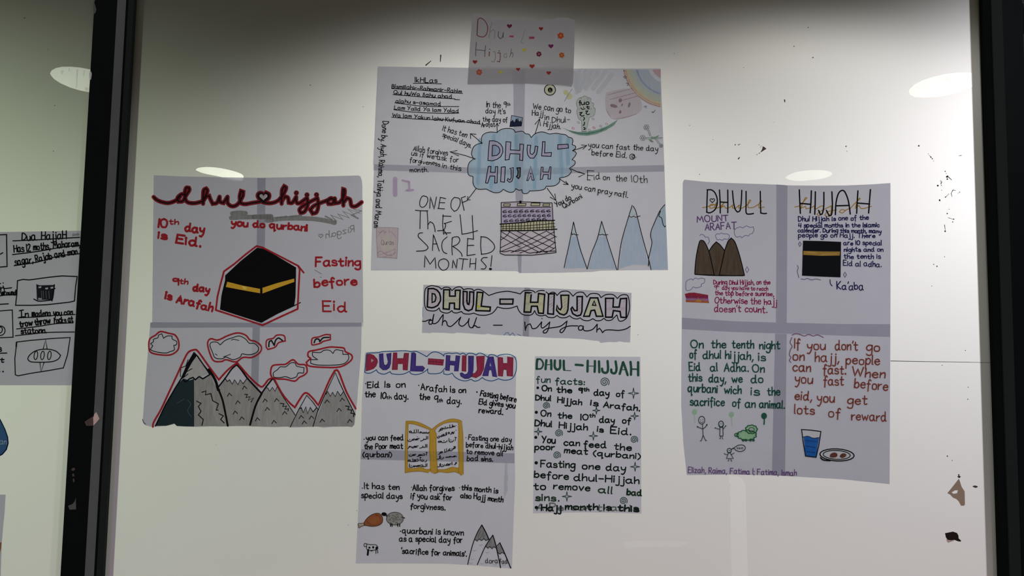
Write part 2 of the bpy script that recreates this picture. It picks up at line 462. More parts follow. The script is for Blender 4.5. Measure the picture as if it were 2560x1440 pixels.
EDGE_L, EDGE_R = X(195, 720), X(302, 720)      # post between the two panes
EDGE_R2 = X(2470, 720)
D1 = num('95,690 100,670 140,632 200,602 280,575 370,555 470,543 572,545 575,652 500,680 400,712 300,728 200,733 140,728 105,712')
D2_ = num('968,1185 985,1170 1030,1150 1090,1138 1160,1133 1230,1135 1275,1147 1282,1160 1265,1175 1210,1192 1130,1202 1060,1207 1000,1200')
D3 = num('500,735 515,705 560,680 620,668 700,667 800,675 905,695 893,923 800,905 700,875 600,830 540,790 510,755')
D4 = num('545,1225 560,1210 620,1202 700,1207 780,1222 860,1245 890,1268 882,1300 800,1290 700,1268 600,1248')
ZONES['W'] = (0, 0, 4.0); ZONES['W2'] = (300, 0, 2.88)
leaf_right = zpts('S0', D1[:7]) + zpts('S0', D1[7:9]) + zpts('S0', D1[9:])
leaf_small = smooth(zpts('V', D2_), True, 3)
leaf_left = zpts('W', D3)
leaf_hidden = smooth(zpts('W2', D4), True, 3)

def pane(name, x0, x1, holes, mat):
    bm = bmesh.new()
    def loop(pts):
        vv = [bm.verts.new(p) for p in pts]
        for i in range(len(vv)): bm.edges.new((vv[i], vv[(i + 1) % len(vv)]))
    loop([(x0, 0, ZB), (x1, 0, ZB), (x1, 0, ZT), (x0, 0, ZT)])
    for h in holes: loop([P(x, y) for x, y in h])
    bmesh.ops.triangle_fill(bm, edges=bm.edges[:], use_beauty=True, normal=(0, -1, 0))
    for f in bm.faces:
        f.normal_update()
        if f.normal.y > 0: f.normal_flip()
    me = bpy.data.meshes.new(name)
    bm.to_mesh(me); bm.free(); me.materials.append(mat)
    return struct(link(name, me))
win1 = pane('window_1', EDGE_R - 0.004, EDGE_R2 + 0.004, [leaf_right, leaf_small, leaf_hidden], M_film)
win2 = pane('window_2', -2.3, EDGE_L + 0.004, [leaf_left], M_film)

def bar(name, pa, pb, y0, y1, mat, bevel=0.0008):
    return struct(box_mesh(name, X(pa, 720), X(pb, 720), y0, y1, ZB, ZT, mat, bevel))
bar('trim_1', 195, 255, -0.0025, 0.006, M_black)
bar('trim_2', 255, 279, -0.0045, 0.010, M_grey)
bar('trim_3', 279, 287, -0.006, 0.010, M_black2)
bar('trim_4', 287, 302.5, -0.010, 0.012, M_channel)
bar('trim_5', 2470, 2491, -0.010, 0.012, M_black2)
bar('trim_6', 2491, 2520, -0.012, 0.012, M_channel)
struct(box_mesh('shade_flange_1', EDGE_R2 - 0.009, EDGE_R2, 0.008, 0.012, ZB, ZT, M_black2))  # unseen rear flange added to darken the right edge of the pane
struct(box_mesh('shade_flange_2', EDGE_R, EDGE_R + 0.008, 0.008, 0.012, ZB, ZT, M_black2))  # unseen rear flange added to darken the left edge of the pane
bar('trim_7', 2520, 2578, -0.004, 0.012, M_greenblack, 0.001)
dark_glass = solid_mat('dark_window_glass', (0.004, 0.005, 0.008), 0.12, 0.4)
w3 = struct(box_mesh('window_3', X(2578, 720), 2.3, -0.002, 0.004, ZB, ZT, dark_glass))
head = struct(box_mesh('trim_8', -2.3, 2.3, -0.03, 0.04, ZT, ZT + 0.09, M_black, 0.001))
sill = struct(box_mesh('trim_9', -2.3, 2.3, -0.03, 0.04, ZB - 0.09, ZB, M_black, 0.001))
struct(box_mesh('wall_front', -2.3, 2.3, -0.03, 0.06, 0.0, ZB - 0.09, M_room))
struct(box_mesh('floor', -2.6, 2.6, -3.2, 3.3, -0.05, 0.0, M_floor))
struct(box_mesh('wall_back', -2.35, 2.35, 3.2, 3.25, 0.0, 2.95, M_room))
struct(box_mesh('wall_left', -2.35, -2.3, -0.03, 3.2, 0.0, 2.95, M_room))
struct(box_mesh('wall_right', 2.3, 2.35, -0.03, 3.2, 0.0, 2.95, M_room))
struct(box_mesh('ceiling', -2.35, 2.35, -0.03, 3.25, 2.95, 3.0, M_room))
struct(box_mesh('wall_top', -2.3, 2.3, -0.03, 0.06, ZT + 0.09, 2.95, M_room))

# specks of old paint and torn film on the big pane
M_speck = solid_mat('dried_paint_speck', (0.06, 0.05, 0.045), 0.8, 0.1)
M_scuff = filter_mat('pale_scuff', (0.80, 0.80, 0.80))
rnd = random.Random(5)
def blob(x, y, r, k=7, sx=1.0):
    a0 = rnd.random() * 6
    return [(x + sx * r * rnd.uniform(.6, 1.1) * math.cos(a0 + 2 * math.pi * i / k), y + r * rnd.uniform(.6, 1.1) * math.sin(a0 + 2 * math.pi * i / k)) for i in range(k)]
def sliver(a, b, w):
    l = math.hypot(b[0] - a[0], b[1] - a[1]) or 1
    nx, ny = -(b[1] - a[1]) / l * w / 2, (b[0] - a[0]) / l * w / 2
    return [(a[0] + nx, a[1] + ny), (b[0] + nx * .6, b[1] + ny * .6), (b[0] - nx * .6, b[1] - ny * .6), (a[0] - nx, a[1] - ny)]
specks = []
for x, y, r in [(1685, 134, 1.2), (2020, 69, 1.7), (2032, 144, 1.8), (1985, 116, 1.8), (1859, 169, 1.3), (1724, 314, 1.2), (1782, 349, 1.2),
                (1838, 362, 2), (1846, 362, 1.6), (1849, 361, 1.4), (1749, 436, 1.4), (2115, 366, 1.8), (2117, 378, 1), (1934, 306, 1), (776, 213, 1.6),
                (62, 45, 1.8), (137, 264, 1.4), (134, 378, 1.3), (120, 125, 1), (1595, 837, 1.2), (2413, 876, 1.5), (2355, 913, 1.3), (908, 267, 1.2),
                (892, 1276, 1), (870, 1313, 1), (540, 1112, .9), (2361, 642, 1.4), (2334, 661, 1.5), (2342, 666, 2), (2329, 715, 1.4), (2420, 968, 1.5), (2419, 998, 1.6), (2368, 1140, 2), (2380, 1151, 1.5)]:
    specks.append(blob(x, y, r))
for x, y, r in [(88, 185, 15), (215, 293, 6), (232, 315, 7), (250, 335, 11), (268, 358, 10), (288, 388, 6), (440, 525, 9), (455, 555, 6), (465, 595, 16), (470, 628, 14),
                (343, 716, 15), (392, 775, 6), (368, 910, 14), (445, 868, 10), (486, 826, 6), (492, 1030, 6), (468, 1088, 11), (540, 1200, 10), (552, 1163, 10),
                (441, 1322, 13), (633, 803, 8), (612, 815, 6), (390, 712, 8), (385, 680, 9)]:
    p = zpts('S1', [(x, y)])[0]
    specks.append(blob(p[0], p[1], r / 5.331))
for a, b, w in [((240, 320), (262, 350), 8), ((470, 590), (528, 640), 12), ((465, 600), (482, 578), 8), ((548, 770), (520, 815), 10), ((520, 815), (532, 865), 9),
                ((548, 775), (582, 780), 8), ((440, 875), (488, 828), 7), ((480, 1142), (555, 1168), 7), ((430, 1235), (442, 1310), 9), ((660, 313), (620, 320), 8),
                ((375, 650), (398, 665), 9), ((396, 665), (382, 700), 8)]:
    a, b = zpts('S1', [a, b]); specks.append(sliver(a, b, w / 5.331))
for a, b, w in [((1845, 398), (1849, 393), 3), ((1961, 249), (1962, 256), 3.4), ((1064, 164), (1078, 152), 3), ((1102, 137), (1101, 155), 3), ((1925, 387), (1892, 388), .01)]:
    specks.append(sliver(a, b, w))
sm = poly_mesh('scuff_marks', specks, 0.0005, M_speck, win1)
sm['kind'] = 'stuff'; sm['label'] = 'dark dried specks and scratches'
sm.location = (0, 0, 0)
seam = poly_mesh('scratch_line', [sliver((2226, 902.5), (2476, 906.5), 1.6)], 0.0004, M_speck, win1); seam.location = (0, 0, 0)

# ------------------------------------------------------------------ decals and scraps on the glass
def decal(name, pts, t, refl, label, cat='window sticker', group=None):
    m = sheet_mat('pale_vinyl_' + str(len(bpy.data.materials)), (refl, refl, refl), t, 0.5, mottle=0.06, scale=5)
    o = poly_mesh(name, [pts], 0.0001, m)
    tag(o, label, cat, group)
    return o
g = 'leaf shaped safety stickers on the glass'
a = decal('leaf_sticker', leaf_right, (0.50, 0.505, 0.47), 0.3, 'large bright oval sticker with one cut-off end beside the black post at right', group=g)
b = decal('leaf_sticker', leaf_small, (0.50, 0.51, 0.48), 0.3, 'small bright oval sticker just above the top edge of the mountain and fast poster', group=g)
c_ = decal('leaf_sticker', leaf_left, (1.0, 1.0, 0.98), 1.0, 'streaked pale half-oval sticker cut off by the black post of the left pane', group=g)
d_ = decal('leaf_sticker', leaf_hidden, (0.98, 1.0, 0.93), 0.8, 'bright oval sticker half hidden behind the red-lettered poster', group=g)
def sub(parent, name, polys, mat, off=0.0006, label=None):
    o = poly_mesh(name, polys, off, mat, parent)
    if label: o['label'] = label
    return o
M_streak = filter_mat('grey_streak', (0.80, 0.82, 0.82))
sub(c_, 'scrape_mark', [zpts('W', q) for q in (num('612,715 635,700 632,735 622,748'), num('765,700 785,690 780,740 770,880 762,880 765,800'), num('838,705 850,705 842,768 834,765'), num('690,680 700,680 695,720 688,720'), num('855,870 885,880 880,915 850,900'))], M_streak)
sub(a, 'scrape_mark', [zpts('S0', q) for q in (num('350,594 398,594 405,600 350,597'), num('490,580 505,583 500,588'))], M_streak)

M_brown = solid_mat('torn_brown_tape', (0.15, 0.105, 0.085), 0.7, 0.2, 0.1)
M_tan = sheet_mat('torn_tan_tape', (0.50, 0.37, 0.29), (0.36, 0.25, 0.19), 0.5, mottle=0.03)
M_maroon = solid_mat('dark_maroon_scrap', (0.022, 0.006, 0.005), 0.5, 0.3, 0.4, 60)
M_pinkb = solid_mat('pale_pink_scrap', (0.92, 0.64, 0.57), 0.7, 0.2, 0.25, 120)
M_dkscrap = solid_mat('brown_grey_scrap', (0.13, 0.085, 0.075), 0.7, 0.2, 0.4, 120)
M_greyscrap = solid_mat('grey_paint_chip', (0.15, 0.14, 0.14), 0.8, 0.1, 0.1)
o = poly_mesh('tape_scrap', [zpts('S2', num('870,640 930,635 1000,690 1100,765 1040,815 960,860 860,925 790,970 740,960 780,900 815,850 850,760'))], 0.0008, M_brown)
tag(o, 'tiny dark brown triangular tape scrap above the top left corner of the mountain poster', 'tape scrap')
sub(o, 'torn_shred', [zpts('S2', num(q)) for q in ('735,575 770,580 860,630 850,640', '620,545 660,505 690,515 650,560', '725,655 760,645 785,685 760,690', '620,1045 680,1005 725,1005 710,1050 640,1060', '475,1145 560,1080 580,1095 500,1160')], M_speck)
bm_pts = num('470,708 490,770 513,805 515,905 505,913 485,912 468,880 450,862 425,852 405,830 383,818 430,760')
def holed(name, outer, hole, off, mat):
    bm = bmesh.new()
    for pts in (outer, hole):
        vv = [bm.verts.new(P(x, y, off)) for x, y in pts]
        for i in range(len(vv)): bm.edges.new((vv[i], vv[(i + 1) % len(vv)]))
    bmesh.ops.triangle_fill(bm, edges=bm.edges[:], use_beauty=True, normal=(0, -1, 0))
    for f in bm.faces:
        f.normal_update()
        if f.normal.y > 0: f.normal_flip()
    me = bpy.data.meshes.new(name); bm.to_mesh(me); bm.free(); me.materials.append(mat)
    return link(name, me)
o = holed('tape_scrap', zpts('S', bm_pts), zpts('S', num('415,812 440,797 462,796 456,818 430,823')), 0.0009, M_tan)
tag(o, 'tan torn tape scrap with a hole in it near the black post at lower right', 'tape scrap')
sub(o, 'torn_tip', [zpts('S', num('462,678 475,676 473,688 485,692 478,704 464,702 459,692 467,688'))], M_speck)
o = poly_mesh('tape_scrap', [zpts('S', num('570,766 590,760 606,764 613,772 598,779 584,776'))], 0.0008, M_dkscrap)
tag(o, 'smallest dark sliver of tape between the tan scrap and the black post', 'tape scrap')
o = poly_mesh('tape_scrap', [zpts('S', num('365,1118 395,1112 425,1106 455,1116 466,1135 468,1158 486,1172 483,1182 460,1178 435,1168 410,1172 385,1168 372,1150'))], 0.001, M_maroon)
tag(o, 'dark maroon squarish tape scrap low on the pane below the tan one', 'tape scrap')
sub(o, 'torn_edge', [zpts('S', num('374,1160 390,1170 410,1172 432,1168 436,1174 410,1182 392,1190 380,1184'))], M_pinkb, 0.0011, 'pale pink torn edge')
o = poly_mesh('tape_scrap', [zpts('D2', num('733,208 745,232 757,258 740,280 712,310 710,250 718,225'))], 0.0052, M_pinkb)
tag(o, 'pink and brown folded tape scrap stuck across the left black post', 'tape scrap')
sub(o, 'folded_half', [zpts('D2', num('710,240 712,310 685,312 658,312 645,282 680,258'))], M_dkscrap, 0.0050, 'darker folded half')
o = poly_mesh('paint_chip', [zpts('D2', num('575,848 577,938 528,940 517,912 552,896 568,875'))], 0.0029, M_greyscrap)
tag(o, 'grey bare chip in black paint of the left post, lowest of the chips', 'paint chip')
o = poly_mesh('paint_chip', [zpts('D2', num('545,632 562,624 572,640 556,650 540,645')), zpts('D2', num('548,672 560,668 566,690 550,692')), zpts('D2', num('555,702 566,715 562,738 552,725'))], 0.0029, M_dkscrap)
tag(o, 'small broken brown chip mark on the black post above the grey chip', 'paint chip')
o = poly_mesh('paint_chip', [zpts('W', num('955,0 945,30 942,90 945,150 962,135 972,105 960,60 950,30 962,0'))], 0.0029, M_greyscrap)
tag(o, 'pale peeled sliver on the black post edge near the top of the left pane', 'paint chip')
o = poly_mesh('paint_chip', [zpts('W', num('908,720 920,722 926,745 918,800 905,805 900,745'))], 0.0029, M_glint)
tag(o, 'white chipped spot on the black post where the half-oval sticker ends', 'paint chip')
o = poly_mesh('clear_tape_strip', [num('1824,1189 1846,1190 1859,1202 1864,1214 1866,1300 1868,1380 1872,1520 1831,1520 1828,1380 1826,1300 1825,1225 1828,1214 1822,1205')], 0.0004, M_clear)
tag(o, 'clear vertical tape strip hanging below the poster with the glass of water', 'tape')
o = poly_mesh('clear_tape_strip', [num('1560,1355 1600,1352 1690,1353 1722,1354 1718,1360 1700,1368 1660,1366 1600,1368 1562,1371')], 0.0004, filter_mat('faint_clear_tape', (0.95, 0.95, 0.95), (0.12, 0.12, 0.12)))
tag(o, 'faint short horizontal clear tape strip below the fun facts sheet', 'tape')

# ------------------------------------------------------------------ posters
def poster(label, px, py, group='hand-drawn posters on the window'):
    return thing('poster', label, 'poster', px, py, group)
def sheet(root, pts, off, mat=None, label=None):
    o = poly_mesh('paper_sheet', [pts], off, mat or M_paper, root)
    if label: o['label'] = label
def strips(root, polys, off):
    for p in polys: poly_mesh('tape_strip', [p], off, M_tape, root)
def glints(root, polys, off):  # tape highlights put in as flat white slivers
    if polys: poly_mesh('tape_glint', polys, off, M_glint, root)['label'] = 'painted white glints on clear tape along the top edge'

BK = (11, 11, 12)
RED, DRED = (122, 22, 30), (84, 14, 20)

# --- red-lettered poster at left
r = poster('poster with red cursive title, black cube with gold band and grey mountains', 640, 1066)
LB = 0.0016
sheet(r, zpts('L1', num('56,30 300,42 700,50 1040,55 1045,1390.4 42,1390.4')), LB)
sheet(r, zpts('L1', num('1040,55 1400,48 1800,38 1940,33 1962,42 1975,75 1980,115 1988,1390.4 1045,1390.4')), LB)
sheet(r, zpts('L2', num('120,74.1 1305,74.1 1280,1238 1150,1233 900,1240 800,1236 620,1244 500,1240 420,1236 395,1212 300,1232 150,1246 70,1228 45,1210 35,1180 60,800')), LB)
sheet(r, zpts('L2', num('1305,74.1 2490,74.1 2485,400 2445,880 2440,960 2420,1110 2410,1220 2380,1250 2340,1240 2150,1243 2060,1255 2000,1240 1700,1252 1650,1240 1500,1248 1280,1238')), LB)
strips(r, [zpts('L1', num('1012,55 1088,57 1075,1388 1000,1388')), zpts('L2', num('120,70 1350,76 2510,75 2505,120 1350,128 140,134 120,120')), zpts('L2', num('1268,129 1350,128 1320,1236 1235,1236'))], LB + 0.0001)
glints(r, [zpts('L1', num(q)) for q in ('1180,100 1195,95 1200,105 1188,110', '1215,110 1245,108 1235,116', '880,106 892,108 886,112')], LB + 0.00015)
p = Pen(r, LB)
TITLE = ['55,232 80,255 120,275 190,288 260,265 300,230', '350,215 315,207 278,238 285,275 325,270 350,225 385,170 380,148 355,150 343,200 350,255 372,282 430,290 500,275',
         '500,275 535,220 552,175 540,155 518,170 512,230 512,295', '514,270 540,230 568,222 580,255 600,295 640,285 664,230', '664,230 668,275 700,288 737,230', '737,230 740,290 780,318 830,300 875,230 882,185 862,178 850,230 860,285 900,298 960,288 1040,275',
         '1065,282 1020,235 1020,205 1048,195 1070,218 1092,192 1120,208 1115,245 1065,282 1130,290 1200,268 1250,210 1278,150 1260,133 1240,170 1237,240 1236,295',
         '1240,270 1268,232 1295,240 1302,285 1335,285 1370,232', '1370,232 1372,278 1400,290 1470,240', '1470,240 1478,300 1450,365 1412,380 1402,345 1450,305 1560,245', '1565,240 1575,300 1560,370 1522,385 1500,350 1540,310 1640,270 1700,245',
         '1722,262 1692,243 1660,268 1668,296 1708,292 1726,245', '1726,245 1732,290 1775,278 1812,220 1818,170 1803,160 1800,230 1806,312', '1806,285 1840,243 1868,258 1880,312 1920,318 1975,280']
for q in TITLE: p.line('L1', q, 40, (102, 20, 29))
for x, y in ((1372, 195), (1470, 213), (1558, 212)): p.dot('L1', x, y, 24, (102, 20, 29))
for q in TITLE: p.line('L1', q, 15, (22, 12, 14))
for x, y in ((1372, 195), (1470, 213), (1558, 212)): p.ell('L1', x, y, 11, 11, (22, 12, 14), w=8)
p.heart('L1', 1069, 232, 38, (150, 150, 154)); p.heart('L1', 1069, 230, 44, (18, 12, 14), w=10)
p.build('title_lettering', 'red cursive title lettering with black core')
for q in ('780,385 840,378 905,382', '770,425 900,418 1140,418', '980,415 1140,410', '1100,450 1145,447', '1160,440 1280,430 1500,432 1640,450 1725,470'):
    p.line('L1', q, 42, (98, 98, 98))
for q in ('1185,425 1285,412', '1310,412 1420,402', '1640,410 1700,440 1660,470 1740,455 1690,400 1800,440 1755,390 1860,425 1800,365 1920,410 1850,345 1960,385 1900,345 1975,360 1880,400 1940,430'):
    p.line('L1', q, 15, (98, 98, 98), sm=False)
p.build('crossed_out_scribble', 'grey scribble')
p.T('L1', 'Rizgah', 1905, 550, 1645, 612, 34, 8, (95, 95, 97)); p.heart('L1', 1598, 590, 20, (95, 95, 97), w=7)
p.build('signature', 'grey mirrored signature')
p.T('L1', '10', 100, 510, 180, 515, 42, 21, RED); p.T('L1', 'th', 200, 485, 285, 488, 26, 13, RED); p.T('L1', 'day', 345, 550, 520, 562, 40, 21, RED)
p.T('L1', 'is', 98, 612, 175, 622, 38, 20, RED); p.T('L1', 'Eid.', 262, 658, 485, 690, 42, 21, RED)
p.build('handwritten_lettering', 'red words at upper left')
p.T('L1', 'you do qurbani', 772, 492, 1472, 545, 36, 19, RED)
p.build('handwritten_lettering', 'red words under the scribble')
p.T('L1', 'Fasting', 1550, 872, 1962, 868, 46, 18, RED); p.T('L1', 'before', 1538, 1060, 1930, 1042, 46, 18, RED); p.T('L1', 'Eid', 1618, 1282, 1835, 1285, 54, 17, RED)
p.build('handwritten_lettering', 'red words at right of the cube')
p.T('L1', '9', 235, 1040, 285, 1045, 36, 17, RED); p.T('L1', 'th', 295, 1028, 370, 1036, 26, 13, RED); p.T('L1', 'day', 420, 1092, 565, 1118, 38, 20, RED)
p.T('L1', 'is Arafah', 162, 1172, 595, 1285, 40, 20, RED)
p.build('handwritten_lettering', 'red words at left of the cube')
p.lines('L1', '1540,905 1605,942|1590,970 1605,973', 4, (60, 60, 60)); p.build('pen_mark', 'thin stray pen mark')
p.fill('L1', '1010,700 1060,708 1120,735 1215,790 1370,882 1368,1000 1365,1150 1352,1240 1200,1310 1050,1392 900,1345 668,1270 680,1150 690,1100 715,1000 716,955 765,910 850,830', (10, 10, 11))
p.line('L1', '1345,1238 1410,1206', 9, (10, 10, 11))
p.fill('L1', '735,1014 880,1050 1038,1080 1038,1120 880,1092 722,1062', (150, 116, 34, 1)); p.fill('L1', '1060,1070 1200,1025 1352,985 1354,1015 1200,1070 1060,1122', (150, 116, 34, 1))
p.fill('L1', '870,1052 910,1060 910,1085 880,1080', (172, 142, 66, 1))
p.line('L1', '1005,685 1060,698 1230,785 1390,868 1403,900 1392,1100 1384,1265 1230,1335 1060,1415 900,1362 630,1275 645,1150 672,1040 705,918 800,850 900,765 1005,685', 17, RED, sm=False)
p.lines('L1', '1390,868 1440,930', 16, RED)
p.build('kaaba_drawing', 'black cube with gold band outlined in red')
G = (110, 109, 108)
p.fill('L2', '490,700 560,722 612,705 614,1240 500,1238 415,1232 390,1206 300,1232 180,1232 290,1000 400,800', (23, 33, 36))
p.fill('L2', '612,705 740,690 800,660 840,760 890,850 950,1050 985,1235 616,1240', G)
p.fill('L2', '790,900 850,960 870,1060 960,1150 970,1230 880,1232 830,1100', (132, 131, 131))
p.fill('L2', '630,450 720,550 790,640 720,670 640,690 490,705 520,620 570,530', (128, 128, 128))
p.fill('L2', '885,800 960,690 985,735 1010,715 1040,765 1065,715 1105,770 1130,715 1160,760 1205,700 1250,740 1370,870 1300,1010 1240,1235 1000,1235 950,1020', (113, 111, 110))
p.fill('L2', '1375,860 1410,800 1440,810 1460,845 1490,800 1520,845 1545,790 1640,960 1745,1110 1690,1240 1240,1240 1300,1010', (117, 116, 115))
p.fill('L2', '1790,1040 1815,1030 1835,1085 1865,1020 1885,1095 1915,1025 1945,1075 1985,1030 2005,1060 1950,1240 1690,1240', (112, 111, 111))
p.fill('L2', '2090,880 2110,845 2140,900 2165,855 2195,905 2220,845 2255,895 2285,850 2350,970 2420,1100 2408,1215 2385,1240 1945,1240', (110, 110, 110))
for q in ('640,780 690,900 640,1000', '720,720 740,860 700,960', '960,860 980,1000 1010,1200', '1050,830 1060,1000 1100,1200', '1180,820 1200,950 1190,1200', '1420,900 1400,1000 1380,1200', '1480,880 1500,1100', '1560,900 1600,1150', '2120,960 2100,1120 2050,1200', '2220,920 2230,1050 2150,1180', '1800,1120 1790,1220', '680,1050 750,1150 840,1220'):
    p.line('L2', q, 26, (124, 123, 122))
for q in ('540,940 575,990 540,1060 580,1130', '420,980 500,930'): p.line('L2', q, 9, (62, 70, 74))
p.fill('L2', '610,400 660,450 720,540 800,640 790,670 745,600 640,450 590,520 545,600 500,690 450,725 480,660 540,520', BK)
p.line('L2', '470,700 400,810 290,1000 180,1232', 16, BK, sm=False)
p.line('L2', '780,600 850,720 880,820 890,830', 30, BK); p.line('L2', '880,810 930,940 965,1100 990,1232', 22, BK)
p.line('L2', '490,720 520,738 560,705 600,690 625,715 670,680 710,705 790,655', 16, BK, sm=False)
p.lines('L2', '575,520 540,555|590,590 520,630|545,650 500,685|465,580 458,640 460,680|545,490 520,560 470,580', 9, BK, sm=False)
p.line('L2', '885,795 960,700 1030,600 1090,545', 16, BK); p.line('L2', '1090,545 1140,600 1220,710 1370,870', 20, BK); p.line('L2', '1370,870 1300,1010 1240,1220', 22, BK)
p.line('L2', '955,695 985,735 1010,715 1040,765 1065,715 1105,770 1130,715 1160,760 1205,700', 9, BK, sm=False)
p.line('L2', '1375,860 1430,780 1495,700', 17, BK); p.line('L2', '1495,700 1545,790 1600,890 1745,1110', 9, BK)
p.line('L2', '1410,800 1440,810 1460,845 1490,800 1520,845 1545,790', 8, BK, sm=False)
p.line('L2', '1690,1245 1780,1060 1875,890 1940,960 2008,1055', 9, BK, sm=False); p.line('L2', '1790,1040 1815,1030 1835,1085 1865,1020 1885,1095 1915,1025 1945,1075 1985,1030', 11, BK, sm=False)
p.line('L2', '1945,1240 2000,1060 2090,860 2195,635 2240,740 2300,870 2420,1110', 10, BK, sm=False); p.line('L2', '2090,880 2110,845 2140,900 2165,855 2195,905 2220,845 2255,895 2285,850', 9, BK, sm=False)
p.lines('L2', '700,855 745,840 740,885 800,870 820,950 885,985 860,1055 880,1055|640,955 690,980 660,1015 690,1070 660,1110 715,1160 700,1225|890,1095 940,1120 910,1160 950,1200|1180,880 1210,880 1195,915 1240,905 1220,945 1280,920 1250,965|1580,980 1620,985 1605,1015 1650,1010 1630,1045 1670,1040 1665,1065|2310,1010 2350,1015 2335,1050 2380,1055 2370,1090 2405,1095 2400,1130', 11, BK, sm=False)
for x, y in ((1010, 880), (1105, 965), (1075, 1080), (1180, 800), (1150, 1145), (1410, 945), (1540, 940), (1435, 1040), (1630, 1085), (1510, 1185), (1325, 1155), (1815, 1130), (1930, 1135), (1850, 1190), (2105, 955), (2275, 935), (2240, 1050), (2050, 1170), (2360, 1175)):
    p.line('L2', [(x - 26, y + 22), (x - 4, y - 14), (x + 24, y + 14)], 9, BK, sm=False)
p.line('L2', '150,1245 160,1190 240,1050 320,880 440,620 490,510 545,410 610,380 655,395 760,540 890,715 985,610 1085,533 1115,548 1230,680 1340,780 1385,788 1440,720 1475,700', 21, RED)
p.line('L2', '1515,715 1600,870 1680,970 1742,1025 1800,930 1845,870 1885,868 1950,930 2005,1000 2060,880 2130,720 2190,612 2232,625 2320,850 2425,1040', 21, RED)
p.line('L2', '35,1160 45,1190 68,1213', 7, BK)
p.build('mountain_drawing', 'grey snow-capped mountains outlined in red')
CL = [('205,245 215,215 250,200 270,250 310,225 365,225 370,260 415,285 415,320 385,330 390,380 340,400 300,415 230,410 160,395 120,375 150,335 125,310 155,290 160,260', '235,175 330,195 400,215 440,290 430,380 350,435 230,435 130,410 105,350 115,260 180,215'),
      ('905,325 870,295 810,295 790,330 820,410 850,470 930,480 970,460 1050,490 1130,460 1150,425 1230,435 1310,410 1335,360 1290,310 1230,305 1190,260 1120,225 1040,245 960,275', '880,270 800,255 765,300 780,390 830,500 920,510 970,490 1080,515 1160,465 1260,465 1350,410 1365,340 1300,285 1240,270 1190,215 1100,190 990,220'),
      ('1500,640 1510,690 1580,690 1640,680 1700,700 1760,680 1780,640 1840,640 1845,580 1790,570 1760,560 1740,525 1690,530 1640,570 1580,570 1550,600', '1470,640 1490,560 1570,545 1640,540 1720,490 1780,540 1860,550 1880,620 1850,660 1790,690 1740,730 1640,710 1540,705 1490,690'),
      ('2025,410 1940,405 1945,450 2000,490 1920,490 1920,530 2000,550 2200,550 2300,530 2345,480 2340,430 2280,430 2280,390 2200,380 2170,420 2130,385 2070,385', '1990,380 1900,400 1890,450 1920,475 1870,520 1900,560 2050,575 2250,570 2370,500 2380,440 2310,400 2290,360 2200,350 2120,350')]
for q, s in CL:
    p.fill('L2', num(q), (160, 160, 163), True)
    p.line('L2', s, 18, RED, closed=True); p.line('L2', q, 9, BK, closed=True)
    p.build('cloud_drawing', 'cloud outlined in black and red')
p.line('L2', '1030,270 1060,262 1115,275', 8, BK); p.lines('L2', '940,460 1020,430|850,425 870,440', 8, BK)
for q, s in (('1420,340 1430,270 1500,250 1540,215 1620,220 1635,280 1560,300 1520,350 1440,375', '1450,345 1455,290 1480,275 1512,330|1512,330 1525,275 1560,247 1605,278'), ('1930,310 1940,250 2010,235 2080,210 2140,210 2140,265 2060,285 2030,305 1950,325', '1958,300 1975,262 2010,260 2022,288|2022,288 2060,245 2125,240')):
    p.line('L2', q, 16, RED, closed=True); p.lines('L2', s, 15, BK); p.build('bird_drawing', 'small flying bird outlined in red')

# --- large spider-diagram poster in the middle
r = poster('large landscape poster with blue cloud title, arrows and four sacred months lettering', 1300, 680)
LB = 0.0016
sheet(r, num('944.4,167 1120,169.5 1298,172 1298,432 1200,424 933,412'), LB, M_paper_mid)
sheet(r, num('1298,172 1500,172 1651,171.8 1656,300 1660.5,413.5 1450,424 1298,432'), LB, M_paper_mid)
sheet(r, num('935.5,412 1200,424 1298,432 1298,680 1290,678 1100,676.5 927,676.5 931,540'), LB, M_paper_mid)
sheet(r, num('1298,432 1450,424 1660.5,413.5 1665,560 1670,675.5 1560,676 1500,677 1480,680 1400,682 1298,683'), LB, M_paper_mid)
strips(r, [num('1283,172 1313,172 1311,300 1309,430 1305,600 1303,683 1296,683 1292,600 1287,430 1284,300'),
           num('933,411 1100,416 1288,424 1288,438 1100,431 933,426'), num('1309,423 1450,418 1660,413 1660,429.5 1450,433 1309,439')], LB + 0.0001)
p = Pen(r, LB, (134, 136, 142))
B = BK
p.T('C1', 'IkHLas', 630, 246, 922, 252, 38, 11, B); p.line('C1', '605,262 800,262 980,269', 10, B); p.build('heading_lettering', 'underlined heading')
for s, x0, y0, x1, y1 in (('Bismillahir-Rahmanir-Rahim', 318, 322, 1245, 388), ('Qul huWa llahu ahad', 342, 405, 1120, 466), ('alahu s-asamad', 372, 516, 970, 562), ('Lam Yalid Ya lam Yolad', 352, 608, 1208, 656), ('Wa lam Yakun lahu Kufuan ahad', 326, 704, 1495, 802)):
    p.T('C1', s, x0, y0, x1, y1, 29, 10.5, B)
p.lines('C1', '320,332 700,352 1000,380 1262,396|335,412 800,450 1130,467 1160,478 1222,482|360,522 500,540 760,568 1212,572|345,612 600,645 1000,662 1212,658|318,714 600,735 900,748 1100,752 1500,806', 10, B)
p.build('handwritten_lettering', 'block of five underlined lines')
p.T('C1', 'In the 9', 1580, 580, 1840, 590, 46, 10, B); p.T('C1', 'th', 1852, 556, 1892, 560, 24, 8, B); p.T('C1', "day it's", 1568, 660, 1830, 668, 40, 10, B)
p.T('C1', 'the day of', 1532, 766, 1860, 778, 38, 10, B); p.T('C1', 'Arafat', 1512, 842, 1690, 835, 36, 10, B)
p.build('handwritten_lettering', 'words about the ninth day')
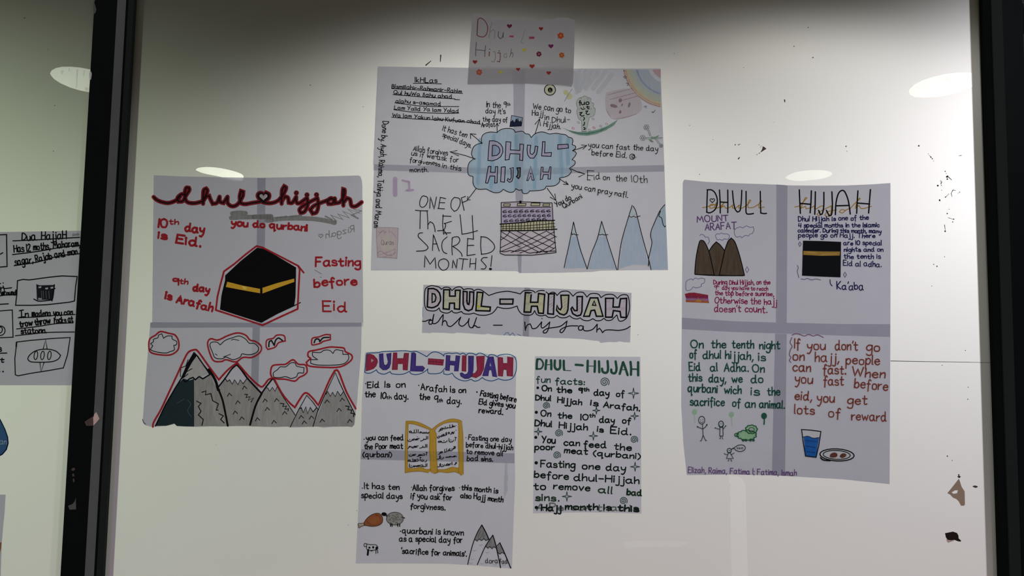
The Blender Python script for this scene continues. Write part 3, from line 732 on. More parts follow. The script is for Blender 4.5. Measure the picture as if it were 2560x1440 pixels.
p.fill('C1', '1915,690 2060,720 2045,830 1890,840', (108, 124, 142)); p.fill('C1', '1890,840 1897,780 1930,755 1950,780 1985,735 2010,772 2035,765 2055,785 2045,830', (22, 28, 52))
p.line('C1', '1915,690 2060,720 2045,830 1890,840', 8, B, closed=True, sm=False); p.lines('C1', '1895,790 1930,752 1940,790|1960,780 1975,735 1990,780|1985,745 2000,730 2010,775|2020,780 2040,760', 7, B)
p.build('mountain_drawing', 'small blue framed mountain picture')
p.T('C1', 'It has ten', 992, 888, 1310, 985, 42, 10, B); p.T('C1', 'special days.', 990, 968, 1370, 1122, 38, 10, B); p.build('handwritten_lettering', 'slanted words about ten days')
p.T('C1', 'Allah forgives', 602, 1158, 1062, 1226, 40, 10, B); p.T('C1', 'us if we ask for', 578, 1222, 1205, 1316, 38, 10, B)
p.T('C1', 'forgiveness', 556, 1312, 960, 1366, 36, 10, B); p.T('C1', 'in this', 990, 1385, 1238, 1428, 40, 10, B); p.T('C3', 'month.', 542, 106, 775, 106, 36, 10, B)
p.build('handwritten_lettering', 'words about forgiveness')
p.T('px', 'Done by. Ayah, Rahma, Tahiya and Maram', 957, 304, 936, 569, 8.5, 2.0, B); p.build('handwritten_lettering', 'names written down the left edge')
p.ell('C2', 505, 345, 74, 74, (150, 149, 122)); p.ell('C2', 505, 350, 74, 72, B, w=11); p.ell('C2', 508, 352, 26, 28, B, w=12); p.spiral('C2', 508, 352, 24, 10, B, 1.5); p.dot('C2', 520, 350, 12, B)
p.build('moon_drawing', 'round ring drawing')
for q in ('830,120 860,330', '900,100 850,300', '980,100 860,380', '1060,110 900,360', '1150,110 980,330', '1240,110 1080,330', '1330,150 1150,380'):
    p.line('C2', q, 62, (131, 134, 141))
for R0, R1, c in ((604, 594, (112, 92, 90)), (594, 575, (134, 122, 112)), (577, 568, (126, 104, 88)), (568, 540, (132, 126, 108)), (540, 480, (124, 128, 120)), (480, 440, (118, 126, 128)), (440, 418, (96, 108, 132)), (418, 280, (118, 126, 136)), (230, 140, (128, 108, 114))):
    def arc(R):
        a0, a1 = math.pi - math.asin(min(1, 95 / R)), math.pi / 2 + math.asin(min(1, 100 / R))
        return [(2080 + R * math.cos(a0 + (a1 - a0) * i / 20), -15 + R * math.sin(a0 + (a1 - a0) * i / 20)) for i in range(21)]
    p.fill('C2', arc(R0) + arc(R1)[::-1], c)
p.build('rainbow_drawing', 'faint crayon rainbow in the corner')
p.fill('C2', '1250,400 1300,370 1420,345 1560,335 1660,400 1720,500 1720,620 1640,680 1460,735 1330,715 1260,640 1240,520', (131, 127, 133), True)
for q in ('1270,420 1600,330', '1300,480 1640,390', '1430,500 1680,430', '1260,620 1320,720 1430,735 1660,670'): p.line('C2', q, 7, (108, 96, 106))
for x, y, a, b in ((1440, 490, 22, 28), (1355, 565, 50, 22), (1560, 550, 16, 36), (1465, 550, 10, 20), (1440, 645, 16, 24)): p.ell('C2', x, y, a, b, (104, 90, 100), 15)
p.build('flower_drawing', 'pale pink crayon flower')
p.fill('C2', '660,845 750,885 880,910 1000,905 1130,880 1270,830 1410,745 1360,820 1250,890 1120,940 1000,962 900,955 800,925', (80, 108, 100)); p.fill('C2', '720,880 900,925 1000,925 1150,895 1330,815 1200,895 1000,945 850,930', (70, 98, 90))
for x, y, c in ((813, 862, (120, 62, 68)), (1090, 855, (120, 50, 60)), (1180, 835, (90, 82, 88)), (1260, 805, (115, 95, 100)), (1078, 738, (90, 90, 95)), (885, 785, (95, 98, 100)), (1030, 885, (90, 95, 95))): p.ell('C2', x, y, 17, 11, c, 30, w=6)
p.ell('C2', 718, 385, 34, 34, (142, 142, 104)); p.ell('C2', 765, 435, 36, 44, (144, 143, 104)); p.line('C2', '800,340 740,430 700,500', 9, (95, 112, 135))
TREE = '925,760 890,740 872,690 862,640 870,590 855,540 865,495 895,462 940,445 970,430 1010,450 1050,465 1050,512 1085,530 1085,580 1108,605 1092,690 1030,715'
p.fill('C2', num(TREE) + num('1010,800 985,905 930,905 925,800'), (125, 132, 131)); p.line('C2', TREE, 5, (62, 72, 74)); p.lines('C2', '925,760 930,905 985,905 1030,715', 5, (62, 72, 74))
p.T('C2', 'f', 895, 545, 918, 545, 34, 13, B); p.T('C2', 'uo', 925, 550, 1025, 545, 34, 13, B); p.lines('C2', '915,590 940,610 970,600|950,580 955,583', 12, B); p.T('C2', 't', 990, 605, 1030, 605, 26, 13, B)
p.lines('C2', '900,655 935,650 905,680 930,700 960,690|980,635 1010,630 985,660 1005,680 1030,672|955,715 965,735 950,755|965,780 960,815 945,820|955,850 975,860 970,878 955,876', 13, B)
for x, y in ((920, 465), (1012, 470), (960, 488), (893, 605), (985, 608), (1055, 605), (910, 720), (995, 705)): p.ell('C2', x, y, 5, 8, (70, 78, 80), w=3)
p.build('tree_drawing', 'pale green tree on a grassy hill')
p.lines('C2', '1485,95 1500,100|1490,190 1490,170 1518,170 1518,195 1500,195|1520,262 1545,265 1545,290 1530,290|1760,575 1790,562 1780,590|1860,640 1885,650 1905,620|1870,655 1885,650', 7, (48, 48, 52), sm=False)
for x, y, rr in ((1790, 850, 36), (1740, 990, 38), (1985, 1095, 24)):
    for k in range(6): p.ell('C2', x + rr * .68 * math.cos(k * 1.05), y + rr * .68 * math.sin(k * 1.05), rr * .36, rr * .36, (72, 80, 80), w=5)
    p.ell('C2', x, y, rr * .36, rr * .36, (72, 80, 80), w=5)
p.lines('C2', '1805,885 1835,965|1822,880 1850,965|1780,985 1900,985 2000,985|1780,1000 1900,1003 2000,995|1900,1000 1960,1075|1925,1000 1975,1070|1940,960 1920,985|1820,1005 1850,1040 1885,1045 1850,1015', 5, (66, 80, 76))
p.fill('C2', '1850,970 1900,975 1960,950 1940,985 1900,1005 1850,1002', (90, 112, 98)); p.fill('C2', '1820,1005 1850,1012 1885,1045 1845,1040', (92, 108, 90))
p.build('flower_drawing', 'two grey pencil flowers at the right edge')
p.T('C2', 'We can go to', 278, 600, 780, 660, 44, 10, B); p.T('C2', 'Hajj', 268, 688, 410, 694, 42, 10, B); p.T('C2', 'in', 440, 748, 490, 748, 42, 10, B); p.T('C2', 'Dhul-', 532, 784, 770, 780, 44, 9, B); p.T('C2', 'Hijjah.', 418, 838, 642, 868, 42, 10, B)
p.build('handwritten_lettering', 'words about going on a journey')
CLOUD = [num(q) for q in ('1204,358.8 1204,345 1210,336 1224,331 1242.5,332', '1242.5,332 1252,325 1267,321.6 1283,324 1288,331.6', '1288,331.6 1305,329 1314,335.3', '1314,335.3 1323,337 1327.8,344.7', '1327.8,344.7 1338,335 1355,330.6 1373.8,336',
    '1373.8,336 1390,334 1402,336 1414,338 1420.6,343.8', '1420.6,343.8 1429,346 1432,353 1430,362.5', '1430,362.5 1438,366 1438.4,372 1431,377.5', '1431,377.5 1439,381 1439.4,388 1430,400', '1430,400 1437,404 1436,412 1423.4,421.6',
    '1423.4,421.6 1428,430 1418,441 1398.6,446', '1398.6,446 1398,456 1386,465 1365.6,466.4', '1365.6,466.4 1360,474 1345,477 1323.8,478', '1323.8,478 1320,483 1312,485 1306,482 1305,475', '1305,475 1297,476 1289.4,472', '1289.4,472 1284,480 1272,481 1258.3,474',
    '1258.3,474 1250,481 1235,482 1215.5,473', '1215.5,473 1200,474 1190,471 1183,460 1182.5,442', '1182.5,442 1172,438 1169.5,424 1173,408 1184.4,398', '1184.4,398 1179,386 1183,370 1192,362 1204,358.8')]
full = [q for s in CLOUD for q in smooth(s)[:-1]]
p.fill('px', full, (114, 129, 145))
for q in ('1200,350 1195,460', '1235,340 1228,470', '1340,345 1336,470', '1400,342 1404,440', '1420,350 1420,410', '1290,340 1290,470'): p.line('px', q, 9, (110, 129, 146))
for s in CLOUD: p.line('px', s, 1.9, B)
p.build('cloud_drawing', 'blue title cloud with scalloped black outline')
MV = (136, 126, 142)
def block(zone, outer, w, f, inner=None, c=B, back=None):
    if f: p.fill(zone, num(outer), f)
    if inner and back: p.fill(zone, num(inner), back)
    p.line(zone, outer, w, c, closed=True, sm=False)
    if inner: p.line(zone, inner, w, c, closed=True, sm=False)
block('C1', '1620,1030 1670,1028 1720,1040 1770,1075 1795,1120 1798,1180 1770,1240 1720,1275 1660,1295 1600,1290 1608,1150', 11, MV, '1660,1090 1700,1087 1740,1110 1758,1145 1755,1185 1720,1222 1655,1230', back=(114, 129, 145))
block('px', '1265,355 1277,356 1276,375.6 1299.7,377 1299.7,361 1309,362 1307.5,382 1306.6,402 1298.8,401 1300,386 1275.3,385 1272.5,400 1263,401 1264,378', 2, MV)
block('C2', '205,1085 250,1090 240,1160 245,1200 270,1212 298,1180 310,1100 345,1105 328,1205 290,1260 240,1258 208,1215 200,1150', 11, MV)
block('C2', '408,1040 440,1040 435,1190 525,1185 520,1235 395,1230', 11, MV); block('C2', '610,1080 745,1075 752,1125 608,1140', 11, (142, 120, 140))
block('C3', '1548,35 1582,35 1575,110 1635,112 1640,38 1668,38 1660,245 1628,248 1632,160 1570,158 1540,250 1512,245', 11, MV); block('C3', '1715,45 1765,40 1755,238 1705,230', 11, MV)
block('C3', '1820,60 1868,50 1865,180 1850,225 1820,240 1790,215 1800,190 1825,210 1842,180 1840,70', 11, MV); block('C3', '1915,55 1958,52 1955,165 1935,192 1908,165 1925,150 1930,100', 14, (90, 90, 104))
block('C4', '240,35 285,212 258,212 243,150 205,218 190,215', 10, MV); p.fill('C4', '240,110 255,135 230,135', B); block('C4', '375,45 400,45 395,105 470,110 485,40 502,42 492,198 462,195 465,140 405,140 388,200 362,205', 10, MV)
p.build('title_lettering', 'mauve block title letters')
for z, q, x, y in (('C1', '1515,1060 1440,990 1370,938|1440,942 1366,935 1370,1000', 1518, 1060), ('C1', '1420,1268 1300,1225 1095,1175|1190,1158 1092,1175 1210,1230', 1424, 1270), ('C1', '1722,920 1722,800|1700,835 1722,790 1742,832', 0, 0),
                   ('C2', '305,940 335,850 365,740|305,810 368,735 378,830', 0, 0), ('C2', '805,1160 900,1130 992,1095|925,1085 997,1090 945,1140', 0, 0), ('C3', '1390,320 1330,400 1280,465|1285,420 1278,468 1315,462', 0, 0),
                   ('C4', '755,65 840,105 930,130|855,105 937,130 855,170', 0, 0), ('C4', '610,195 670,235 720,268|690,225 724,268 660,265', 0, 0), ('C4', '450,315 510,395 562,470|550,388 565,474 490,430', 0, 0)):
    p.lines(z, q, 10, B, sm=False)
    if x: p.ell(z, x, y, 8, 8, B, w=7)
    p.build('arrow_drawing', None)
p.T('C2', 'you can fast the day', 1015, 1118, 1940, 1168, 42, 10, B); p.T('C2', 'before Eid.', 1062, 1215, 1522, 1258, 42, 10, B); p.ell('C2', 1600, 1240, 34, 36, B, w=9, a0=40, a1=330); p.ell('C2', 1612, 1240, 18, 22, B, w=8); p.lines('C2', '1600,1245 1660,1250 1615,1225 1640,1268 1630,1215', 8, B, sm=False)
p.build('handwritten_lettering', 'words about the day before the feast')
p.lines('C3', '715,412 690,430 668,490 672,540 700,560 740,540 770,480 762,430 715,412|795,572 805,425 852,585 882,428|930,432 1000,448|932,435 918,510 910,572|925,500 988,502|898,575 985,580|1110,432 1075,480 1070,560 1110,612 1150,590 1185,520 1178,450 1110,432|1202,448 1215,500 1238,600|1200,440 1255,420|1210,500 1275,475', 11, B)
p.lines('C3', '610,598 690,605 772,605|675,608 672,720 670,835|762,605 770,720 772,838|770,790 800,745 840,770 860,830 865,875|968,655 962,780 975,908|960,672 1070,676|980,770 1075,740|985,765 1000,790 975,850 895,862|975,850 1015,912|975,890 1065,888|1185,655 1198,780 1210,905 1300,890 1410,860|1342,665 1348,800 1358,972', 11, B)
p.lines('C3', '705,888 660,895 648,935 690,980 760,1050 772,1085 730,1115 625,1122|830,1115 838,1000 842,908 880,1010 918,1122|840,1030 890,1030|1020,940 965,990 950,1060 970,1130 1015,1155|1085,950 1080,1060 1085,1172|1080,970 1100,945 1160,940 1182,985 1150,1035 1090,1062|1090,1062 1150,1100 1200,1150 1212,1190|1280,960 1350,968|1285,962 1278,1070 1275,1180|1280,1050 1362,1048|1275,1180 1380,1165|1455,935 1450,1060 1462,1165|1450,938 1530,950 1610,1020 1628,1080 1590,1130 1520,1155 1455,1162', 11, B)
p.lines('C3', '728,1328 735,1180 800,1290 865,1205 875,1342|975,1220 920,1245 910,1310 960,1368 1020,1345 1040,1280 1015,1235 975,1220|1085,1338 1095,1235 1138,1345 1150,1225|1172,1218 1285,1228|1228,1222 1220,1290 1210,1360|1318,1218 1310,1330|1390,1215 1380,1360|1315,1285 1385,1280|1535,1205 1480,1208 1455,1240 1500,1290 1520,1320 1500,1350 1455,1350|1595,1180 1580,1320', 11, B); p.ell('C3', 1575, 1352, 20, 15, B)
p.build('handwritten_lettering', 'large hand-drawn capitals')
p.line('C3', '352,195 350,280 352,400', 58, (122, 111, 132)); p.lines('C3', '445,215 530,235|530,235 530,325 495,345 580,338', 28, (122, 111, 132)); p.build('number_lettering', 'pale mauve number twelve')
p.fill('C3', '110,815 390,825 385,1000 375,1215 250,1205 125,1200 115,1000', (130, 122, 128)); p.ell('C3', 255, 1030, 96, 105, (143, 138, 135))
p.line('C3', '110,815 390,825 385,1000 375,1215 250,1205 125,1200 115,1000', 6, (95, 86, 92), closed=True); p.T('C3', 'Quran', 172, 1040, 330, 1040, 36, 7, (98, 92, 98)); p.lines('C3', '135,870 160,890 180,865|200,860 215,890 230,880 235,865|270,860 285,885|130,1150 160,1120 200,1140 260,1175 330,1170 360,1100', 6, (98, 90, 96)); p.lines('C3', '130,1180 350,1100|200,1200 370,1140|120,940 200,850|300,870 380,960', 6, (112, 103, 110))
p.build('book_drawing', 'small mauve pencil book')
p.fill('px', '1253.4,507 1300,505 1380,508 1389,632 1330,638 1251,634', (136, 130, 138)); p.fill('px', '1253,519 1378,518 1383,552 1305,557 1253,561', (126, 123, 143)); p.fill('px', '1252,561 1305,557 1384,552 1388,574 1252,577', (146, 145, 116))
for a in ((1259, 510, 1276, 516), (1293, 509, 1315, 515), (1327, 508, 1350, 515), (1357, 510, 1374, 516)):
    q = [(a[0] + 1, a[1]), (a[2], a[1] + .4), (a[2] - 1, a[3]), (a[0], a[3])]
    p.fill('px', q, (150, 147, 116)); p.line('px', q, 1.7, B, closed=True, sm=False)
p.dot('px', 1301, 505.5, 3.5, B)
p.lines('px', '1253,507 1300,505 1340,506.5 1380,508|1253,519 1377,518.5', 1.9, B, sm=False); p.lines('px', '1250,561 1305,557 1340,553 1386,551.5|1252,577.5 1330,577 1392,573.5', 3.0, B, sm=False)
p.lines('px', '1253,507 1253,560 1250.5,633|1380,508 1383,560 1390,632|1251,634 1262,638 1330,638.5 1389,632', 2.0, B, sm=False)
p.T('px', '666666666', 1257, 532, 1376, 531, 3.9, 1.5, B, jit=1.6); p.T('px', '6666666666', 1258, 543.5, 1376, 541.5, 3.9, 1.5, B, jit=1.6); p.T('px', '66666666', 1260, 556, 1366, 551, 3.9, 1.5, B, jit=1.6)
for i in range(17):
    x = 1258 + i * 7.6; p.line('px', [(x, 559.5 - (x - 1258) * .055), (x - 1.0 + (i % 3), 577)], 1.6, B, sm=False)
p.lines('px', '1251,566.5 1310,565.5 1387,559|1256,572 1320,571 1388,567.5', 1.6, B, sm=False)
for a, b in (((1253, 600), (1276, 578)), ((1251, 620), (1320, 580)), ((1253, 629), (1366, 578)), ((1278, 632), (1386, 580)), ((1300, 633), (1388, 592)), ((1340, 634), (1388, 606)), ((1362, 632), (1389, 618)),
             ((1253, 580), (1350, 632)), ((1270, 578), (1368, 632)), ((1292, 578), (1385, 622)), ((1330, 578), (1389, 608)), ((1366, 578), (1391, 593)), ((1252, 592), (1300, 618))):
    p.line('px', [a, ((a[0] + b[0]) / 2 + 1.5, (a[1] + b[1]) / 2 + 1.5), b], 1.8, B)
p.line('px', '1249,628 1262,630 1275,627 1290,629 1305,626 1322,633 1340,631 1365,629 1388,628', 2, B)
p.build('kaaba_drawing', 'patterned mauve and yellow cube drawing')
BL, BT = (117, 128, 147), (124, 138, 145)
for f, t, o, s in (('750,930 845,930 900,1150 948,1335 820,1340 685,1345 720,1090', '768,880 792,775 828,905 800,912', '670,1335 690,1230 722,1090 760,900 790,748|790,748 815,860 870,1080 915,1210 965,1352', '765,878 772,912 800,902 815,915 850,912'),
                   ('1115,930 1215,930 1280,1150 1345,1350 1200,1345 975,1350 1060,1060', '1118,905 1150,750 1200,905', '965,1352 1020,1150 1095,960 1150,740|1150,740 1200,900 1230,1000 1290,1190 1345,1362', '1110,905 1130,915 1160,905 1180,915 1230,910'),
                   ('1500,690 1610,690 1670,930 1750,1300 1560,1290 1370,1350 1430,930', '1505,670 1545,550 1595,660', '1358,1362 1375,1200 1410,980 1490,700 1542,535|1555,545 1585,600 1602,660 1670,930 1750,1215 1785,1362|1758,1240 1748,1315', '1500,668 1530,686 1560,675 1590,685 1645,670')):
    p.fill('C4', f, BL); p.fill('C4', t, BT); p.lines('C4', o, 10, B); p.line('C4', s, 9, B)
    p.build('mountain_drawing', 'blue pencil mountain')
p.fill('C4', '1962,530 1985,900 1998,1355 1788,1360 1762,1250 1798,1010 1780,900 1830,760 1880,650', BL); p.lines('C4', '1962,525 1900,600 1840,730 1790,850 1778,930 1795,1010 1775,1120 1755,1210 1755,1300', 10, B)
p.fill('C4', '1900,620 1960,535 1975,800 1950,800 1930,720 1890,680', BT); p.line('C4', '1905,610 1885,670 1920,700 1935,770 1958,812 1972,800', 10, B); p.build('mountain_drawing', 'blue pencil mountain cut by the paper edge')
p.lines('C4', '970,90 968,205|965,88 1050,95|970,150 1040,155|965,208 1005,208', 9, B); p.T('C4', 'id', 1055, 205, 1128, 196, 46, 9, B); p.T('C4', 'on', 1168, 208, 1250, 212, 42, 9, B); p.T('C4', 'the', 1330, 222, 1470, 224, 48, 9, B); p.T('C4', '10th', 1538, 240, 1735, 238, 50, 9, B); p.build('handwritten_lettering', 'words about the tenth')
p.T('C4', 'you can pray nafl.', 762, 308, 1482, 436, 40, 10, B); p.build('handwritten_lettering', 'words about praying')
p.T('C4', 'You do', 572, 560, 762, 452, 36, 11, B); p.T('C4', 'Qurbani', 668, 578, 905, 436, 34, 10, B); p.build('handwritten_lettering', 'small slanted words by the lowest arrow')

# --- small note with hearts on top
r = thing('note_sheet', 'small torn note with coloured hearts and flowers above the spider-diagram poster', 'paper note', 1300, 212)
LN = 0.0042
NP = num('1181.8,35.5 1189,36 1198,36.5 1201,38.2 1206,38 1212.8,42.5 1225,44.5 1239,46.5 1258,48 1275,49.6 1292,51 1304,50.5 1320,52.8 1338,53.5 1350,53.4 1358,51.6 1364,49.5 1376,50.3 1384,49.8 1393,46.8 1401.4,46 1412,46.2 1421,47 1428,50 1436.8,51.8 1435,130 1432,210 1428,219 1415,216 1397,214.5 1355,212.8 1313,210.7 1240,212 1169,213 1174,130')
sheet(r, NP, LN, M_paper_note)
p = Pen(r, LN, (130, 126, 130))
p.line('N', '265,165 255,320 248,455', 15, (72, 22, 30)); p.line('N', '265,165 290,138 330,135 400,190 448,290 440,400 400,470 350,490 300,482 250,458', 14, (88, 24, 32))
p.lines('N', '530,215 500,330 472,500|492,400 560,350 588,390 580,510', 15, (103, 97, 95)); p.lines('N', '655,385 650,470 680,520 720,500 745,410|745,405 742,500', 14, (62, 60, 76))
p.fill('N', '862,460 942,460 938,500 860,492', (118, 52, 74)); p.lines('N', '1150,370 1110,490 1080,590 1120,612', 12, (98, 104, 103)); p.fill('N', '1235,482 1335,482 1330,525 1228,525', (112, 46, 66))
p.lines('N', '235,590 226,730 222,850|224,730 400,748|410,655 400,760 394,860', 12, (56, 48, 72)); p.line('N', '482,770 478,848', 17, (95, 28, 26)); p.dot('N', 488, 722, 10, (30, 20, 24))
p.lines('N', '555,770 590,775 596,880 570,965 518,950', 15, (106, 98, 95)); p.lines('N', '635,790 688,792 686,890 672,962 628,948', 13, (72, 24, 36)); p.dot('N', 667, 755, 10, (32, 22, 26))
p.lines('N', '808,805 770,810 755,860 790,885 806,850|808,800 808,882', 15, (103, 105, 103)); p.lines('N', '900,720 885,800 866,870|880,815 910,782 930,805 920,872', 10, (60, 60, 66))
p.build('title_lettering', 'coloured pencil title letters')
for x, y, s, c in ((862, 283, 50, (76, 20, 54)), (1458, 332, 42, (96, 22, 22)), (1645, 662, 49, (80, 22, 70)), (1138, 737, 39, (140, 128, 44)), (210, 960, 44, (100, 26, 26)), (1025, 1100, 38, (105, 30, 26)), (1288, 1042, 50, (110, 36, 26)), (1603, 1168, 43, (105, 28, 28)), (692, 1153, 38, (136, 126, 44))):
    p.heart('N', x, y, s * 1.16, (138, 112, 112)); p.heart('N', x, y, s, c); p.build('heart_drawing', None)
for x, y, s, c, m in ((1828, 465, 62, (124, 54, 28), (190, 105, 62)), (1418, 812, 50, (78, 24, 42), (168, 95, 110)), (1850, 833, 52, (122, 62, 30), (190, 110, 60)), (290, 1155, 58, (124, 62, 56), (170, 98, 70))):
    p.flower('N', x, y, s * 1.12, (138, 112, 108), m); p.flower('N', x, y, s, c, m); p.build('flower_drawing', None)

# --- torn banner
r = poster('narrow torn paper banner with black outlined bubble title over cursive writing', 1315, 850)
LB = 0.0016
sheet(r, num('1058.6,712 1200,716.5 1319,719 1315,841 1290,839 1250,838 1228,836.7 1222,834 1210,836.5 1165,833 1140.6,831.5 1136,834 1110,832 1078,831.5 1076,833.5 1066,832 1055,833'), LB)
sheet(r, num('1319,719 1400,722 1500,727 1578.6,732.4 1575,856.4 1556,855 1548,853.5 1540,855.5 1520,855 1501.6,857.5 1497,853 1475,850.5 1455.7,847.7 1420,846 1380,845 1346,843 1330,842.5 1315,841'), LB)
strips(r, [num('1311,719 1325.5,719.5 1322,842 1306.5,840.5')], LB + .0001)
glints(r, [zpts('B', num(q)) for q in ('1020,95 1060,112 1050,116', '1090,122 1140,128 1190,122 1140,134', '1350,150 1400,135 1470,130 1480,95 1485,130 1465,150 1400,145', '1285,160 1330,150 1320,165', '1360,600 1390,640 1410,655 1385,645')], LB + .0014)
p = Pen(r, LB)
H_ = (104, 92, 96)
for z, outer, inner, f in (('D', '140,100 200,98 240,115 270,150 282,200 280,240 250,290 210,312 180,318 130,308', '185,155 215,162 230,200 218,245 185,258', (150, 140, 147)),
    ('H', '318,112 385,112 385,185 450,185 450,118 505,118 498,335 440,330 440,265 385,265 380,335 312,330', None, (152, 152, 133)), ('U', '540,130 585,135 582,240 590,275 605,280 612,240 615,135 660,140 657,280 640,335 600,352 560,335 540,280', None, (144, 138, 148)),
    ('L', '700,140 765,145 745,300 850,310 845,355 685,350', None, (158, 154, 122)), ('-', '960,220 1110,220 1105,275 960,275', None, (150, 145, 148)),
    ('H', '1250,145 1318,150 1308,255 1392,255 1400,155 1470,165 1455,382 1400,378 1385,300 1320,300 1310,368 1235,365', None, (148, 148, 124)), ('I', '1515,160 1580,158 1570,392 1505,385', None, (150, 144, 154)),
    ('J', '1655,175 1745,175 1735,340 1720,380 1690,400 1640,385 1605,345 1610,290 1630,330 1650,340 1665,310', None, (146, 145, 128)), ('J', '1840,190 1900,190 1895,360 1880,400 1840,412 1790,385 1770,330 1785,310 1810,350 1840,350', None, (146, 140, 150)),
    ('A', '1990,205 2075,205 2135,415 2060,415 2040,345 2000,350 1980,415 1915,415', '2035,240 2055,292 2015,288', (152, 152, 133)), ('H', '2165,210 2255,210 2250,310 2320,310 2335,215 2405,210 2400,430 2340,425 2330,360 2255,350 2240,425 2165,425', None, (146, 140, 152))):
    p.fill('B', outer, f)
    xs = [q[0] for q in num(outer)]; ys = [q[1] for q in num(outer)]
    x = min(xs) + 12
    while x < max(xs) - 20:
        if z in 'HIDU-': p.line('B', [(x, (min(ys) + max(ys)) / 2 + 22), (x + 22, (min(ys) + max(ys)) / 2 - 8)], 4, H_)
        p.line('B', [(x, min(ys) + 45), (x + 18, min(ys) + 20)], 4, H_) if z in 'HDIU' and (x - min(xs) < 55 or max(xs) - x < 60 or z in 'DI') else None
        x += 24
    if z in 'ILJ':
        yy = min(ys) + 60
        while yy < max(ys) - 15: p.line('B', [((xs[0] + 12 if z == 'I' else (705 if z == 'L' else max(xs) - 62)), yy), ((max(xs) - 14 if z == 'I' else (740 if z == 'L' else max(xs) - 22)), yy - 34)], 4, H_); yy += 34
    if inner: p.fill('B', inner, (148, 149, 156))
    p.line('B', outer, 18, B, closed=True, sm=False)
    if inner: p.line('B', inner, 16, B, closed=True, sm=False)
p.fill('B', '700,285 740,300 725,320 695,310', (160, 145, 50))
p.build('title_lettering', 'outlined bubble capitals with pale fills')
p.line('B', '98,240 100,150 115,95 170,66 230,72 270,85 290,108', 11, B)
for q in ('290,108 330,84 380,88 412,122', '412,122 450,90 500,78 530,95 542,112', '542,112 590,100 640,105 662,124', '662,124 700,108 745,115 790,145 832,178', '832,178 930,145 1040,130 1120,142 1192,160', '1192,160 1230,125 1300,118 1345,130 1362,148', '1362,148 1400,125 1450,120 1480,132 1512,160', '1512,160 1560,140 1590,150 1610,178', '1610,178 1650,140 1690,128 1745,135 1792,186', '1792,186 1840,145 1900,140 1930,165 1952,196', '1952,196 1990,160 2050,155 2090,168 2112,202', '2112,202 2170,168 2250,168 2300,212', '2300,212 2340,175 2400,170 2428,205 2438,320 2420,400 2395,445 2350,470 2315,462 2295,400',
          '98,235 102,290 125,340 180,354 230,348 265,320', '265,320 285,360 340,378 380,372 410,350', '410,350 430,372 470,376 520,360', '520,360 550,385 610,390 660,378', '660,378 720,400 800,402 870,380 910,340 930,308', '930,308 1000,325 1080,322 1155,298', '1155,298 1175,350 1215,392 1280,405 1330,390 1356,350', '1356,350 1380,395 1430,410 1480,400', '1480,400 1510,425 1570,430 1610,405', '1610,405 1650,430 1710,430 1755,408', '1755,408 1790,435 1840,445 1875,432', '1875,432 1910,458 1970,465 2020,442', '2020,442 2060,465 2110,462 2145,438', '2145,438 2180,462 2230,458 2262,430 2290,402'):
    p.line('B', q, 11, B)
p.build('cloud_drawing', 'black scalloped outline round the title')
for q in ('75,472 110,472 130,462 170,450', '190,462 160,462 148,485 155,505 185,495 205,392', '205,392 188,480 210,500 250,480 285,430 312,395', '312,395 308,460 300,518', '303,485 330,462 350,480 362,520 400,530 450,490 512,425', '512,425 490,490 505,520 540,525 590,480 608,440', '608,440 600,490 612,535 640,545 665,510 692,430', '692,430 668,500 650,545', '655,530 680,522 700,540 732,540', '885,517 985,517',
          '1243,480 1246,530 1250,576', '1250,560 1272,515 1305,502 1318,530 1330,555 1375,548 1415,505 1436,478', '1436,478 1430,535 1445,550 1480,528 1528,480', '1528,480 1515,550 1490,600 1458,605 1455,585 1500,555 1560,545 1650,528 1725,470', '1725,470 1708,545 1670,600 1645,595 1650,570 1700,540 1760,525 1850,525', '1912,530 1875,522 1855,545 1862,572 1895,570 1910,535', '1910,535 1915,572 1955,582 2020,562 2070,505', '2070,505 2066,560 2064,596', '2066,575 2095,552 2115,575 2130,602 2160,575 2220,570 2310,576 2390,562 2447,530', '1438,440 1440,442'):
    p.line('B', q, 12, B)
p.build('handwritten_lettering', 'black cursive repeat of the title')
p.lines('B', '1005,632 1030,605 1052,600 1070,635 1105,605 1132,640|1160,620 1200,635', 6, (42, 74, 122)); p.lines('B', '84,310 76,360 80,420', 5, (50, 90, 140)); p.build('blue_scribble', 'thin blue pen marks')

# --- portrait sheet with red and purple title and golden book
r = poster('portrait sheet with crimson and purple title and open golden book', 1090, 1420)
LB = 0.0016
sheet(r, num('913,882 916,880 950,878 980.7,876 1050,875.6 1150,879 1200,883 1291,891 1289,1000 1287,1146 1100,1140 902,1134 905,1000'), LB, M_paper_thin)
sheet(r, num('902,1134 1100,1140 1287,1146 1288,1200 1284,1300 1280,1421 1200,1414 1121.7,1409 1000,1408 889.7,1408 896,1270'), LB, M_paper_thin)
strips(r, [num('904,1123 1100,1128 1286,1133 1286.5,1158 1100,1153 901.5,1148')], LB + .0001)
poly_mesh('tape_strip', [zpts('U2', num('1900,85 1930,88 1928,220 1940,270 1925,330 1935,420 1900,500 1885,560 1888,300'))], LB + .0001, filter_mat('faded_grey_tape', (.86, .86, .88)), r)
p = Pen(r, LB)
CR, PU, BLU = (110, 30, 54), (50, 38, 100), (26, 66, 106)
